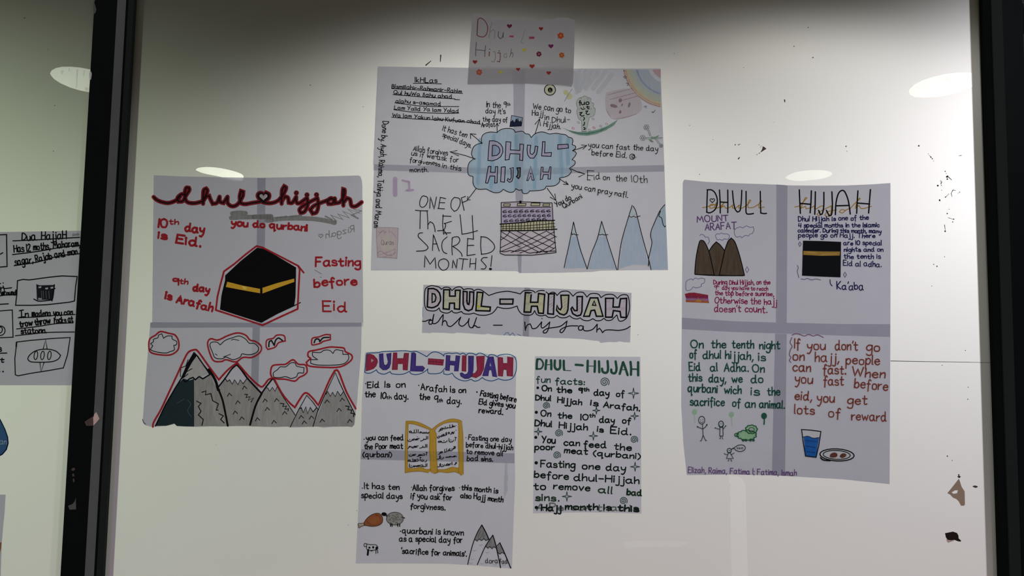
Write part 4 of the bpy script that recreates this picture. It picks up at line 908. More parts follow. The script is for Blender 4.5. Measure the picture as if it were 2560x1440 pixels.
for outer, c in (('180,80 230,75 270,90 315,140 320,175 300,225 270,255 225,272 175,285', CR), ('340,75 387,68 392,160 400,205 420,215 440,200 450,170 430,75 488,62 482,190 465,245 430,270 385,272 345,235', PU),
    ('515,60 560,60 560,130 640,130 650,65 705,65 690,275 635,270 635,195 570,195 565,268 500,268', CR), ('740,60 775,55 795,75 790,225 880,225 905,250 880,290 725,285', PU), ('950,130 1140,145 1130,215 945,200', CR),
    ('1170,90 1220,95 1215,160 1285,165 1290,95 1340,100 1320,285 1270,285 1275,215 1215,210 1210,280 1160,275', PU), ('1370,95 1420,95 1415,290 1365,285', CR), ('1445,100 1510,100 1505,270 1490,350 1450,378 1400,380 1350,350 1342,315 1365,305 1400,330 1430,320 1445,290', PU),
    ('1545,105 1645,100 1635,260 1600,335 1540,370 1485,355 1490,320 1530,310 1555,270', CR), ('1690,110 1755,110 1800,360 1745,350 1730,270 1700,275 1690,345 1620,345', PU), ('1810,115 1870,120 1875,190 1930,190 1930,110 2000,120 1995,350 1925,345 1920,270 1880,265 1870,350 1815,345', CR)):
    p.fill('U1', outer, c)
    xs = [q[0] for q in num(outer)]; ys = [q[1] for q in num(outer)]
    d = tuple(int(v * .84) for v in c)
    if len(num(outer)) <= 4: p.line('U1', [(min(xs) + 14, (min(ys) + max(ys)) / 2 - 6), (max(xs) - 14, (min(ys) + max(ys)) / 2 + 6)], 8, d)
    p.line('U1', outer, 7, d, closed=True, sm=False)
p.fill('U1', '240,132 272,155 240,178', (160, 150, 160)); p.fill('U1', '1715,180 1732,225 1708,225', (150, 150, 165))
p.build('title_lettering', 'crimson and purple block title letters')
for q in ('160,300 172,190 182,80 215,64 330,58', '330,58 380,45 450,40 500,42', '500,42 600,34 680,35 728,46', '728,46 800,42 870,75 930,108', '930,108 985,60 1040,48 1100,68 1145,100', '1135,98 1150,75 1200,64 1250,68', '1250,68 1300,62 1342,78', '1342,78 1380,64 1420,88', '1420,88 1450,65 1500,68 1540,88', '1540,88 1580,62 1630,75 1680,112', '1680,112 1720,82 1770,88 1800,108', '1800,108 1840,85 1920,76 1990,92 2030,130 2042,200 2035,290 2000,365 1950,393 1880,398 1818,380',
          '160,300 190,312 240,308 305,270', '305,270 330,305 400,325 475,292', '475,292 500,320 600,328 670,312 712,288', '712,288 740,320 800,330 870,312 920,280 942,258', '942,258 942,300 970,318 1050,318 1110,302 1152,250', '1140,290 1140,320 1190,330 1245,312', '1245,312 1280,360 1340,395 1410,408 1480,388', '1480,388 1520,410 1570,400 1618,365', '1618,365 1660,395 1740,408 1820,380'):
    p.line('U1', q, 11, BLU)
p.build('cloud_drawing', 'blue scalloped outline round the title')
W = 14
def words(rows, label, zone='U1', xh=44, w=W, c=BK):
    for s, x0, y0, x1, y1 in rows: p.T(zone, s, x0, y0, x1, y1, xh, w, c)
    p.build('handwritten_lettering', label)
p.dot('U1', 172, 442, 8, BK); words((('Eid', 195, 490, 335, 488), ('Is', 410, 490, 470, 492), ('on', 550, 488, 662, 486), ('the', 165, 610, 290, 612), ('10', 362, 628, 420, 630), ('day.', 530, 632, 695, 634)), 'words about the tenth day')
p.T('U1', 'th', 428, 632, 490, 632, 24, 10, BK); p.items and p.build('handwritten_lettering', 'small raised letters')
p.dot('U1', 830, 464, 8, BK); words((('Arafah is on', 858, 522, 1412, 556), ('the', 838, 634, 965, 642), ('q', 1025, 638, 1075, 640), ('day.', 1180, 685, 1355, 692)), 'words about the ninth day')
p.T('U1', 'th', 1078, 668, 1125, 670, 24, 10, BK); p.items and p.build('handwritten_lettering', 'small raised letters')
p.dot('U1', 1551, 546, 10, BK); words((('Fasting before', 1592, 588, 2036, 668), ('Eid gives you', 1575, 692, 2022, 744), ('reward.', 1575, 798, 1870, 826)), 'words about fasting and reward', xh=40)
p.dot('U1', 153, 1130, 7, BK); words((('you can feed', 178, 1140, 638, 1142), ('the Poor meat', 156, 1252, 632, 1244), ('(qurbani)', 138, 1352, 495, 1352)), 'words about feeding the poor', xh=38, w=13)
p.dot('U1', 1414, 1110, 6, BK); words((('Fasting one day', 1445, 1138, 1975, 1164), ('before dhul-hijjah', 1418, 1226, 1995, 1262), ('to remove all', 1422, 1305, 1870, 1336), ('bad sins.', 1428, 1395, 1745, 1405)), 'words about removing bad sins', xh=36, w=12)
p.dot('U2', 132, 396, 7, BK); words((('It has ten', 158, 404, 588, 414), ('special days', 120, 516, 625, 528)), 'words about ten special days', 'U2', 42, 13)
p.dot('U2', 741, 385, 6, BK); words((('Allah forgives', 756, 425, 1268, 428), ('if you ask for', 732, 520, 1238, 546), ('forgivness.', 726, 648, 1155, 668)), 'words about forgiving', 'U2', 40, 13)
p.dot('U2', 1336, 390, 6, BK); words((('this month is', 1360, 414, 1808, 460), ('also Hajj month', 1348, 510, 1872, 574)), 'words about the month', 'U2', 38, 13)
p.dot('U2', 603, 930, 8, BK); words((('quarbani is known', 628, 955, 1385, 982), ('as a special day for', 590, 1052, 1370, 1076)), 'words about a special day', 'U2', 42, 13)
words((("'sacrifice for animals'.", 612, 1206, 1420, 1240),), 'quoted words at the foot', 'U2', 38, 13)
GO, GD = (136, 110, 38), (104, 82, 26)
for q in ('130,185 170,205 182,240 165,700 165,1180 105,1290 110,700 120,400', '130,185 300,190 450,235 600,310 680,360 640,372 480,312 300,252 182,240', '640,370 690,350 740,390 775,470 770,600 775,850 790,1100 800,1260 750,1300 650,1250 640,1000 620,800 630,600 620,440', '690,350 800,260 950,180 1100,140 1250,160 1320,195 1230,212 1100,206 950,232 800,312 740,390', '1230,210 1300,195 1335,500 1340,900 1345,1310 1300,1340 1240,1290 1250,1000 1230,700 1240,450', '105,1290 165,1180 300,1190 450,1165 550,1210 650,1200 650,1250 600,1280 450,1255 250,1260', '790,1210 950,1210 1100,1160 1240,1180 1240,1290 1150,1260 1000,1280 850,1260 750,1300'):
    p.fill('K', q, GO)
p.lines('K', '130,190 120,400 112,700 108,1280 250,1258 450,1252 600,1282|180,245 165,700 165,1180 300,1190 450,1165 550,1210 645,1200|140,188 300,192 450,237 600,312 680,362|182,242 300,255 480,315 640,375|690,352 800,262 950,182 1100,142 1250,162 1318,196|740,392 800,315 950,236 1100,210 1230,214|640,375 622,440 632,600 622,800 642,1000 650,1245 750,1298|742,392 774,470 768,600 776,850 790,1100 800,1255|1235,215 1242,450 1232,700 1250,1000 1240,1285|1308,200 1336,500 1340,900 1344,1310|750,1298 850,1262 1000,1282 1150,1262 1240,1290 1300,1338|790,1212 950,1212 1100,1162 1240,1182', 9, GD)
p.lines('K', '690,420 700,700 690,1000 710,1220|730,500 735,800 740,1100|670,520 672,900|1280,260 1290,600 1295,1000 1290,1250|145,300 140,700 138,1150|220,1225 400,1215 560,1240|830,1240 1000,1245 1180,1220|800,290 950,205 1100,172 1250,182|300,222 480,275 600,335', 9, (158, 130, 52))
p.build('book_drawing', 'open golden book outline')
for s, x0, y0, x1, y1, xh in (('bsm', 618, 440, 440, 440, 34), ('a', 386, 442, 372, 442, 40), ('LLo', 352, 440, 232, 438, 40), ('aLrHmn', 590, 575, 200, 600, 36), ('aLrHyM', 575, 740, 210, 740, 38), ('AtmwHn', 575, 915, 220, 915, 34), ('rn', 570, 1030, 470, 1030, 30), ('AteLo', 440, 1030, 205, 1045, 36), ('aLtHmna', 572, 1150, 205, 1150, 34),
                           ('mLLT', 1165, 310, 940, 345, 34), ('tw', 905, 370, 825, 385, 34), ('ywh', 1150, 430, 1040, 455, 34), ('aLedn', 990, 480, 810, 535, 34), ('Ana', 1185, 610, 1045, 612, 38), ('no', 1000, 620, 855, 635, 34), ('endLa', 1180, 760, 950, 850, 36), ('ow', 905, 860, 820, 870, 36), ('Sms', 1200, 945, 990, 955, 28), ('naL', 930, 970, 815, 990, 34), ('w', 1200, 1090, 1150, 1095, 34), ('aHdnaL', 1105, 1110, 820, 1150, 34)):
    p.T('K', s, x0, y0, x1, y1, xh, 17, BK, font=ARABIC)
for x, y in ((1188, 285), (1188, 385), (1190, 540), (370, 520), (300, 560)): p.dot('K', x, y, 9, BK)
p.build('handwritten_lettering', 'black joined script inside the book')
p.fill('U2', '155,820 190,770 240,730 300,708 345,712 375,745 385,785 370,830 320,860 240,868 155,852', (110, 62, 34)); p.fill('U2', '220,800 270,760 330,745 345,790 300,830 240,840', (126, 82, 46))
p.line('U2', '155,820 190,770 240,730 300,708 345,712 375,745 385,785 370,830 320,860 240,868 155,852', 8, (34, 24, 22), closed=True); p.lines('U2', '190,800 210,830 250,845|300,730 330,735 350,760', 7, (84, 44, 26))
p.fill('U2', '150,828 110,832 90,830 78,848 88,862 82,878 98,886 112,872 160,856', (126, 116, 104)); p.line('U2', '150,828 110,832 90,830 78,848 88,862 82,878 98,886 112,872 160,856', 7, (34, 28, 26), closed=True)
p.build('drumstick_drawing', 'brown chicken leg')
p.ell('U2', 535, 772, 106, 80, (104, 104, 101)); p.ell('U2', 535, 772, 106, 80, (30, 30, 32), w=7); p.ell('U2', 402, 718, 34, 23, BK, 8); p.fill('U2', '425,725 445,735 440,750 425,745', BK)
for x in (480, 498, 568, 592): p.line('U2', [(x, 838), (x + 3, 868)], 13, BK)
p.lines('U2', '630,760 658,765', 11, BK)
for k in range(15):
    a = k * 2.4; rr = 12 + k * 4.6; x, y = 535 + rr * 1.25 * math.cos(a), 772 + rr * .9 * math.sin(a)
    p.lines('U2', '%f,%f %f,%f %f,%f' % (x - 14, y + 5, x, y - 8, x + 14, y + 4), 5, (44, 44, 45))
p.build('sheep_drawing', 'grey woolly sheep with black head')
p.ell('U2', 168, 1100, 17, 20, BK, w=8); p.lines('U2', '180,1085 230,1095 300,1098 325,1130 310,1155 250,1165 190,1155 185,1110', 8, BK); p.ell('U2', 220, 1132, 14, 12, BK); p.ell('U2', 266, 1128, 13, 15, BK); p.ell('U2', 308, 1140, 14, 22, BK)
p.line('U2', '205,1160 198,1222', 24, BK); p.lines('U2', '300,1160 300,1205|318,1160 325,1200|240,1165 240,1178|255,1165 255,1176', 9, BK); p.build('cow_drawing', 'small black outlined cow')
CG = (92, 92, 95)
p.fill('U2', '1612,855 1660,945 1700,1030 1660,1045 1640,1020 1610,1045 1580,1025 1555,1050 1525,1035 1560,950', CG); p.line('U2', '1525,1030 1555,1050 1580,1025 1610,1045 1640,1020 1660,1045 1700,1030', 8, BK, sm=False)
p.lines('U2', '1437,1340 1470,1200 1510,1060 1560,940 1612,852', 11, BK); p.line('U2', '1612,852 1660,940 1700,1030', 14, BK); p.lines('U2', '1560,1000 1600,930|1590,1020 1630,950|1630,1010 1655,970', 5, (66, 66, 68))
p.fill('U2', '1748,980 1768,1050 1785,1135 1760,1120 1740,1145 1710,1120 1690,1140 1662,1118 1700,1040', CG); p.line('U2', '1662,1118 1690,1140 1710,1120 1740,1145 1760,1120 1788,1138', 8, BK, sm=False)
p.lines('U2', '1557,1342 1600,1240 1660,1110 1748,978', 11, BK); p.line('U2', '1748,978 1780,1080 1812,1220 1845,1382', 13, BK)
p.fill('U2', '1835,1072 1865,1140 1890,1205 1862,1190 1840,1212 1815,1198 1798,1125', CG); p.line('U2', '1810,1195 1840,1212 1862,1190 1892,1208', 8, BK, sm=False)
p.lines('U2', '1790,1120 1835,1072', 9, BK); p.line('U2', '1835,1072 1900,1215 1970,1385', 13, BK)
for x, y in ((1600, 1100), (1525, 1165), (1680, 1190), (1500, 1275), (1480, 1325), (1615, 1328), (1835, 1260), (1780, 1340), (1890, 1345)): p.lines('U2', '%d,%d %d,%d %d,%d' % (x - 22, y - 6, x - 5, y + 8, x + 20, y - 6), 4, (96, 100, 92))
p.build('mountain_drawing', 'three outlined mountains with grey peaks')
p.T('U2', 'dora', 1655, 1322, 1810, 1325, 34, 8, (24, 24, 26)); p.T('U2', 'fad', 1830, 1330, 1930, 1325, 34, 8, (24, 24, 26)); p.build('signature', 'scrawled signature')

# --- fun facts sheet
r = poster('portrait sheet of dark green writing with spirals and sparkle stars', 1468, 1283)
sheet(r, num('1336.8,890.5 1450,891 1600.7,892 1602,1050 1603,1283.5 1520,1281 1460,1280.5 1400,1281.5 1332.4,1282.7 1334,1080'), LB, M_paper_thin)
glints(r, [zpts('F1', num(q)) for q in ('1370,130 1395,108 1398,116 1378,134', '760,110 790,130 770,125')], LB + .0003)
p = Pen(r, LB)
GT, GB, GM, TEAL = (26, 60, 48), (11, 19, 16), (16, 40, 22), (20, 48, 48)
for q in ('160,125 150,200 148,290', '315,140 305,215 300,295', '395,140 400,220 398,295', '460,145 455,230 470,280 510,300 548,265 550,145', '612,150 612,240 618,305', '1022,150 1020,240 1018,335', '1145,155 1145,240 1140,340', '1215,160 1218,250 1220,345', '1362,155 1370,280 1355,345 1310,355 1275,330 1268,285', '1500,160 1515,280 1500,350 1465,365 1430,345 1425,300', '1625,175 1600,270 1570,375', '1630,175 1665,270 1705,395', '1755,170 1765,280 1762,390', '1885,175 1885,280 1885,400'):
    p.line('F1', q, 42, GT)
    p.line('F1', q, 9, (34, 74, 60))
p.line('F1', '160,125 215,125 255,180 255,235 220,285 150,290', 30, GT); p.line('F1', '815,218 880,222 938,228', 40, GT)
p.lines('F1', '330,218 385,214|625,315 735,320|1045,240 1125,242|1600,300 1690,305', 14, GT); p.line('F1', '1775,292 1870,295', 26, GT)
p.build('title_lettering', 'thick dark green title letters')
def row(zone, rows, label):
    for a in rows:
        s, x0, y0, x1, y1 = a[:5]; xh = a[5] if len(a) > 5 else 58; w = a[6] if len(a) > 6 else 23; c = a[7] if len(a) > 7 else GB
        p.T(zone, s, x0, y0, x1, y1, xh, w, c, jit=.7)
    p.build('handwritten_lettering', label)
row('F1', (('fun', 145, 520, 378, 522, 62, 20, (18, 48, 38)), ('facts:', 470, 545, 962, 562, 62, 22, (18, 48, 38))), 'subheading')
p.dot('F1', 167, 612, 24, GB); row('F1', (('On', 238, 668, 400, 672, 56), ('the', 490, 690, 748, 700, 58), ('9', 865, 694, 922, 700, 50, 27), ('th', 952, 670, 1042, 674, 36, 19), ('day', 1128, 742, 1388, 748), ('of', 1512, 760, 1648, 766)), 'line about the ninth day')
row('F1', (('Dhul', 132, 822, 388, 832, 52), ('Hijjah', 506, 865, 916, 905, 54), ('is', 1072, 908, 1195, 925, 56), ('Arafah.', 1292, 945, 1905, 1008, 56)), 'line ending in a mountain name')
p.dot('F1', 142, 1032, 27, GB); row('F1', (('On', 218, 1098, 388, 1105, 60), ('the', 512, 1132, 748, 1140, 58), ('10', 905, 1164, 1028, 1166, 58), ('th', 1048, 1112, 1145, 1118, 36, 18), ('day', 1222, 1200, 1478, 1212), ('of', 1615, 1218, 1755, 1225)), 'line about the tenth day')
row('F1', (('Dhul', 118, 1262, 405, 1280, 58), ('Hijjah', 532, 1302, 1015, 1335, 60), ('is', 1185, 1362, 1285, 1372, 56), ('Eid.', 1412, 1395, 1755, 1415, 66)), 'line about the feast')
p.dot('F2', 133, 90, 26, GB); row('F2', (('You', 238, 182, 465, 192, 64), ('can', 615, 225, 880, 238, 62), ('feed', 955, 258, 1335, 270, 62), ('the', 1475, 295, 1765, 320, 64), ('poor', 118, 298, 452, 305, 58), ('meat', 622, 352, 1015, 382, 60), ('(qurbani)', 1122, 400, 1918, 458, 56)), 'lines about feeding the poor')
p.dot('F2', 140, 525, 29, GB); row('F2', (('Fasting', 218, 595, 800, 612, 70), ('one', 930, 632, 1228, 640, 64), ('day', 1335, 655, 1668, 668, 66)), 'line about one day of fasting')
row('F2', (('before', 108, 772, 690, 815, 66), ('dhul-Hijjah', 785, 822, 1898, 880, 66)), 'line with the month name')
row('F2', (('to', 102, 985, 300, 985, 68), ('remove', 438, 972, 1055, 1008, 66), ('all', 1205, 1032, 1438, 1055, 66, 25, GM), ('bad', 1692, 1072, 1938, 1090, 58, 28, GM)), 'line about removing')
p.T('F2', 'A Person than is', 150, 1330, 1880, 1350, 62, 24, (78, 86, 84)); p.build('handwritten_lettering', 'faded grey words underneath')
row('F2', (('sins', 130, 1168, 470, 1182, 66, 25, GM), ('.', 505, 1176, 525, 1178, 40, 22, GB)), 'end of the sentence')
p.dot('F2', 143, 1290, 29, GB); row('F2', (('Hajj', 228, 1338, 562, 1350, 58, 26), ('month', 640, 1322, 1192, 1332, 58, 26), ('is', 1298, 1332, 1422, 1338, 58, 25), ('this', 1540, 1345, 1890, 1360, 60, 27)), 'last line at the foot')
for z, x, y, rr in (('F1', 1310, 515, 82), ('F1', 310, 918, 62), ('F1', 525, 1390, 68), ('F2', 1815, 128, 66), ('F2', 492, 395, 66), ('F2', 1632, 1175, 68)):
    p.spiral(z, x, y, rr, 13, TEAL); p.build('spiral_drawing', None)
for z, x, y, rr in (('F1', 1805, 706, 90), ('F1', 1170, 1000, 64), ('F1', 1825, 1095, 68), ('F1', 175, 1362, 66), ('F2', 1118, 64, 74), ('F2', 1832, 592, 78), ('F2', 665, 1100, 82)):
    p.sparkle(z, x, y, rr, 12, TEAL); p.build('sparkle_drawing', None)

# --- mountain, cube, fast and feast poster at right
r = poster('tall four-sheet poster with brown mountains, black square and glass of water', 1965, 1205)
LB = 0.0016
sheet(r, zpts('R1', num('65,75 72,50 85,38 300,60 600,74 850,82 1056,90 1060,1500 56,1472 62,700')), LB)
sheet(r, zpts('R1', num('1056,90 1115,95 1400,98 1700,96 1950,85 2140,72 2142,700 2140,1520 1060,1500')), LB)
sheet(r, num('1704,808 1955,815 1945,1188.5 1830,1186 1716.4,1187.5 1708,1110 1702.5,1014 1703,900'), LB)
sheet(r, num('1955,815 2225,820 2224,1000 2223,1210 2106.7,1198 2020,1193 1945,1188.5'), LB)
strips(r, [num('1940,461 1968,464 1967,640 1966,808 1939,806 1940,640'), num('1704,794 1830,803 1960,807 2100,810 2224,810.5 2224,842.5 2100,839 1960,834 1830,830 1704,823'), num('1937,834 1966,835 1964,1000 1962,1189.5 1929,1188.5 1933,1000')], LB + .0001)
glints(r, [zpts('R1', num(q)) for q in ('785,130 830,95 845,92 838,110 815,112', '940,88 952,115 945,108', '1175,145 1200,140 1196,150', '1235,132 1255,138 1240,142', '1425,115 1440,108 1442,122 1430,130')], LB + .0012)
p = Pen(r, LB)
PUR, NAV, MAG, GRN, BRN = (80, 57, 97), (22, 23, 66), (106, 22, 62), (12, 56, 49), (94, 46, 37)
GLD = (128, 102, 42)
for q in ('262,318 300,312 330,302 395,285', '395,290 350,285 330,305 345,325 385,310 402,268', '402,268 385,310 400,325 450,300 482,262', '482,262 460,300 440,330', '450,318 480,300 500,325 540,312 565,290', '565,290 560,320 590,325 630,292', '630,292 625,322 660,322 720,280 745,245 730,245 715,290 722,320 770,315 820,285 855,255 845,245 825,290 828,322 880,312'): p.line('R1', q, 9, GLD)
for q in ('1185,312 1230,300 1270,260 1305,222 1290,220 1265,270 1245,328', '1250,322 1290,305 1300,330 1340,320 1385,300', '1385,300 1380,325 1400,330 1440,305 1475,300', '1475,300 1460,370 1425,400 1408,385 1440,355 1550,300', '1550,300 1545,370 1510,408 1485,395 1510,360 1600,340', '1690,345 1650,338 1630,360 1660,370 1700,340 1740,325', '1740,325 1790,270 1838,230 1830,222 1805,260 1790,325', '1795,318 1825,295 1845,325 1880,325 1950,305'): p.line('R1', q, 9, GLD)
p.build('title_lettering', 'gold cursive words behind the capitals')
p.lines('R1', '312,145 308,250 305,365|308,140 355,142 390,175 410,235 405,300 380,345 335,370 303,362|432,142 438,250 440,372|515,142 516,260 515,370|440,262 515,266|562,150 572,260 590,335 612,362 638,345 650,260 655,145|698,155 698,280 700,372 740,382 772,376|840,155 842,280 845,372 880,378 902,375', 13, BK)
p.lines('R1', '1230,140 1234,250 1240,375|1350,150 1346,260 1338,370|1238,275 1345,285|1390,160 1388,280 1384,385|1475,165 1474,300 1460,375 1440,388 1422,345|1555,160 1560,300 1552,385 1528,400 1500,345|1590,388 1595,280 1615,190 1645,150 1680,155 1712,225 1728,300 1738,382|1598,300 1730,296|1815,150 1808,260 1802,375|1940,138 1930,260 1922,372|1808,272 1932,282', 14, BK)
p.heart('R1', 361, 246, 24, BK, w=8); p.build('title_lettering', 'tall black title capitals')
p.T('R1', 'MOUNT', 210, 468, 520, 448, 36, 11, PUR); p.T('R1', 'ARAFAT', 290, 548, 600, 530, 38, 11, PUR); p.build('handwritten_lettering', 'purple place name')
for pts in ('585,590 580,550 600,525 640,510 665,520 700,500 735,515 770,510 775,545 760,575 740,580 720,600 690,595 655,620 640,605 605,612', '400,620 392,600 405,580 430,582 450,572 475,580 500,580 525,590 530,615 510,635 480,630 460,645 435,635 410,640', '100,1140 95,1100 105,1050 150,1030 165,1042 190,1022 220,1030 250,1022 285,1030 282,1065 250,1085 250,1105 200,1120 170,1110 150,1135 125,1145'):
    p.line('R1', pts, 6, (84, 76, 112), closed=True); p.build('cloud_drawing', 'thin purple outlined cloud')
p.line('R1', '235,598 250,585 275,592 290,612 320,615 328,640 330,660 315,682', 6, (84, 76, 112)); p.build('cloud_drawing', 'half purple outlined cloud')
BR = (64, 54, 45)
for f in ('185,980 192,880 205,780 232,662 255,645 285,665 325,752 352,860 380,992 260,990', '330,750 362,700 400,660 440,692 480,745 455,880 430,992 380,992 352,860', '485,742 518,655 550,622 585,660 622,760 655,880 682,995 560,998 430,992 455,880'):
    p.fill('R1', f, BR)
for q in ('230,760 215,960', '270,720 280,960', '320,800 350,970', '400,700 400,960', '430,740 410,940', '540,680 500,960', '570,720 580,970', '600,780 640,970'): p.line('R1', q, 18, (74, 62, 51))
for f in ('185,980 192,880 205,780 232,662 255,645 285,665 325,752 352,860 380,992 260,990', '330,750 362,700 400,660 440,692 480,745', '485,742 518,655 550,622 585,660 622,760 655,880 682,995 560,998 430,992 455,880 485,742'): p.line('R1', f, 10, BK)
p.line('R1', '190,985 380,996 670,998', 10, BK); p.build('mountain_drawing', 'three brown mountains')
for x, y, rr, c in ((708, 938, 30, PUR), (1235, 683, 24, NAV), (1685, 988, 26, NAV)):
    p.line('R1', [(x, y - rr), (x + rr * .55, y), (x, y + rr), (x - rr * .55, y)], 6, c, closed=True, sm=False); p.build('sparkle_drawing', 'diamond-shaped sparkle')
p.fill('R1', '85,1180 130,1168 180,1166 320,1190 318,1218 95,1218', (106, 26, 44)); p.fill('R1', '95,1200 318,1205 320,1232 98,1230', (108, 34, 72)); p.fill('R1', '98,1220 322,1226 325,1252 95,1250', (114, 82, 116)); p.fill('R1', '95,1242 325,1250 330,1272 200,1266 96,1262', (126, 70, 38))
p.fill('R1', '195,1258 205,1238 225,1232 245,1240 252,1260', (176, 118, 50)); p.lines('R1', '165,1222 190,1242|220,1212 222,1230|285,1222 258,1240|180,1250 195,1254', 6, (150, 100, 50)); p.build('sunrise_drawing', 'red, purple and orange sunrise')
for s, x0, y0, x1, y1, xh, w in (('During Dhul Hijjah, on the', 374, 1085, 938, 1084, 26, 9), ('9', 378, 1132, 400, 1134, 22, 8), ('day you have to reach', 458, 1138, 916, 1145, 24, 8), ('the top before sunrise,', 388, 1192, 975, 1202, 26, 9), ('Otherwise the hajj', 384, 1270, 1002, 1288, 36, 10), ("doesn't count.", 380, 1354, 905, 1366, 40, 10)):
    p.T('R1', s, x0, y0, x1, y1, xh, w, MAG)
p.T('R1', 'th', 405, 1110, 428, 1110, 11, 5, MAG); p.build('handwritten_lettering', 'magenta words about sunrise')
for s, x0, y0, x1, y1, xh in (('Dhul Hijjah is one of the', 1220, 456, 1920, 440, 27), ('4 special months in the Islamic', 1220, 516, 2028, 512, 25), ('calender. During this month, many', 1214, 562, 2045, 572, 24), ('people go on Hajj. There', 1220, 612, 1985, 620, 26), ('are 10 special', 1672, 692, 2050, 692, 26), ('nights and on', 1676, 755, 2065, 758, 26), ('the tenth is', 1675, 828, 2040, 826, 28), ('Eid al adha.', 1668, 898, 2045, 908, 30)):
    p.T('R1', s, x0, y0, x1, y1, xh, 10, NAV)
p.build('handwritten_lettering', 'navy block of words about the month')
p.fill('R1', '1265,648 1450,652 1645,660 1643,850 1640,1015 1450,1008 1255,998 1260,820', (15, 16, 19)); p.fill('R1', '1270,750 1450,756 1635,757 1632,797 1450,800 1268,790', (122, 95, 46, 1)); p.lines('R1', '1310,765 1400,772|1450,785 1600,780', 8, (140, 114, 62, 1)); p.build('kaaba_drawing', 'solid black square with gold band')
p.lines('R1', '1208,895 1218,920 1208,950 1215,985 1225,1018|1245,1030 1280,1035 1310,1025 1350,1040 1390,1030 1442,1040', 6, (52, 54, 78)); p.line('R1', '1535,1038 1538,1075 1556,1100', 9, NAV); p.build('squiggle_drawing', 'thin navy squiggles')
p.T('R1', "Ka'aba", 1605, 1135, 1868, 1138, 44, 11, NAV); p.build('handwritten_lettering', 'navy caption below the square')
for s, x0, y0, x1, y1 in (('On', 130, 180, 242, 182), ('the', 315, 180, 445, 180), ('tenth', 502, 180, 695, 182), ('night', 750, 188, 930, 190), ('of', 122, 268, 182, 270), ('dhul', 240, 272, 400, 274), ('hijjah,', 442, 275, 690, 288), ('is', 740, 294, 800, 294), ('Eid', 118, 384, 215, 382), ('al', 308, 386, 370, 386), ('Adha.', 432, 388, 645, 390), ('On', 685, 395, 790, 396),
                          ('this', 110, 478, 228, 478), ('day,', 292, 484, 445, 488), ('we', 502, 490, 592, 490), ('do', 672, 490, 778, 490), ('qurbani', 106, 572, 368, 580), ('wich', 432, 588, 582, 590), ('is', 672, 602, 745, 602), ('the', 820, 605, 930, 605), ('sacrifice', 125, 694, 430, 700), ('of', 505, 705, 575, 705), ('an', 620, 712, 708, 716), ('animal.', 748, 716, 970, 722)):
    p.T('R2', s, x0, y0, x1, y1, 42, 12, GRN, jit=.7)
p.build('handwritten_lettering', 'green words about the tenth night')
for s, x0, y0, x1, y1 in (('If', 1062, 180, 1110, 182), ('you', 1175, 192, 1338, 196), ("don't", 1428, 198, 1628, 200), ('go', 1710, 206, 1825, 208), ('on', 1048, 290, 1148, 290), ('hajj,', 1248, 300, 1460, 306), ('people', 1525, 322, 1825, 332), ('can', 1046, 388, 1205, 390), ('fast.', 1318, 408, 1520, 414), ('When', 1580, 430, 1872, 452), ('you', 1066, 492, 1222, 498), ('fast', 1322, 510, 1500, 515), ('before', 1600, 535, 1896, 562),
                          ('eid,', 1065, 640, 1215, 650), ('you', 1265, 660, 1418, 668), ('get', 1540, 682, 1712, 688), ('lots', 1062, 768, 1238, 776), ('of', 1368, 798, 1472, 800), ('reward', 1575, 825, 1885, 838)):
    p.T('R2', s, x0, y0, x1, y1, 48, 12, BRN, jit=.7)
p.build('handwritten_lettering', 'brown words about fasting')
p.lines('R2', '1040,65 1070,52 1110,58 1150,72 1190,58 1230,72 1270,62 1320,85|1038,85 1022,130 1040,165 1025,195 1015,240 1030,265 1015,290 1030,310', 7, (84, 50, 80)); p.build('squiggle_drawing', 'purple wavy bracket')
p.T('R2', 'Elizah, Raima, Fatima I; Fatima, Ismah', 106, 1298, 1078, 1326, 30, 8, PUR, jit=.7); p.build('handwritten_lettering', 'purple row of names')
for x, y, rr, c, y2 in ((163, 752, 23, (110, 138, 118), 850), (495, 776, 23, (108, 136, 116), 880), (788, 790, 26, (20, 66, 50), 865)):
    p.line('R2', [(x, y + 20), (x + 2, (y + y2) / 2), (x + (0 if c[0] < 50 else 5), y2)], 12 if c[0] < 50 else 6, c); p.ell('R2', x, y, rr, rr * 1.12, c); p.build('balloon_drawing', 'green balloon on a string')
SK = (28, 44, 42)
p.ell('R2', 228, 828, 28, 35, SK, w=7); p.lines('R2', '215,825 222,828|235,822 242,825|215,842 228,850 242,840', 5, SK); p.lines('R2', '235,865 238,920 240,965|190,888 215,898 238,905 260,890 275,870|240,965 225,1010 215,1012|242,965 262,1008 272,1010', 7, SK); p.dot('R2', 190, 887, 7, SK); p.dot('R2', 274, 870, 7, SK); p.build('figure_drawing', 'tall stick figure with raised arms')
p.ell('R2', 402, 862, 22, 26, SK, w=8); p.line('R2', '382,872 392,888 412,888 422,872', 10, (20, 62, 52)); p.lines('R2', '393,860 398,862|408,860 413,862', 5, SK); p.line('R2', '392,892 418,892 420,970 390,970', 7, SK, closed=True, sm=False); p.lines('R2', '390,910 350,898|418,912 442,880|398,972 395,994 388,994|412,972 414,994 420,996', 6, SK); p.dot('R2', 350, 898, 6, SK); p.dot('R2', 443, 880, 6, SK); p.build('figure_drawing', 'small stick figure in a long dress')
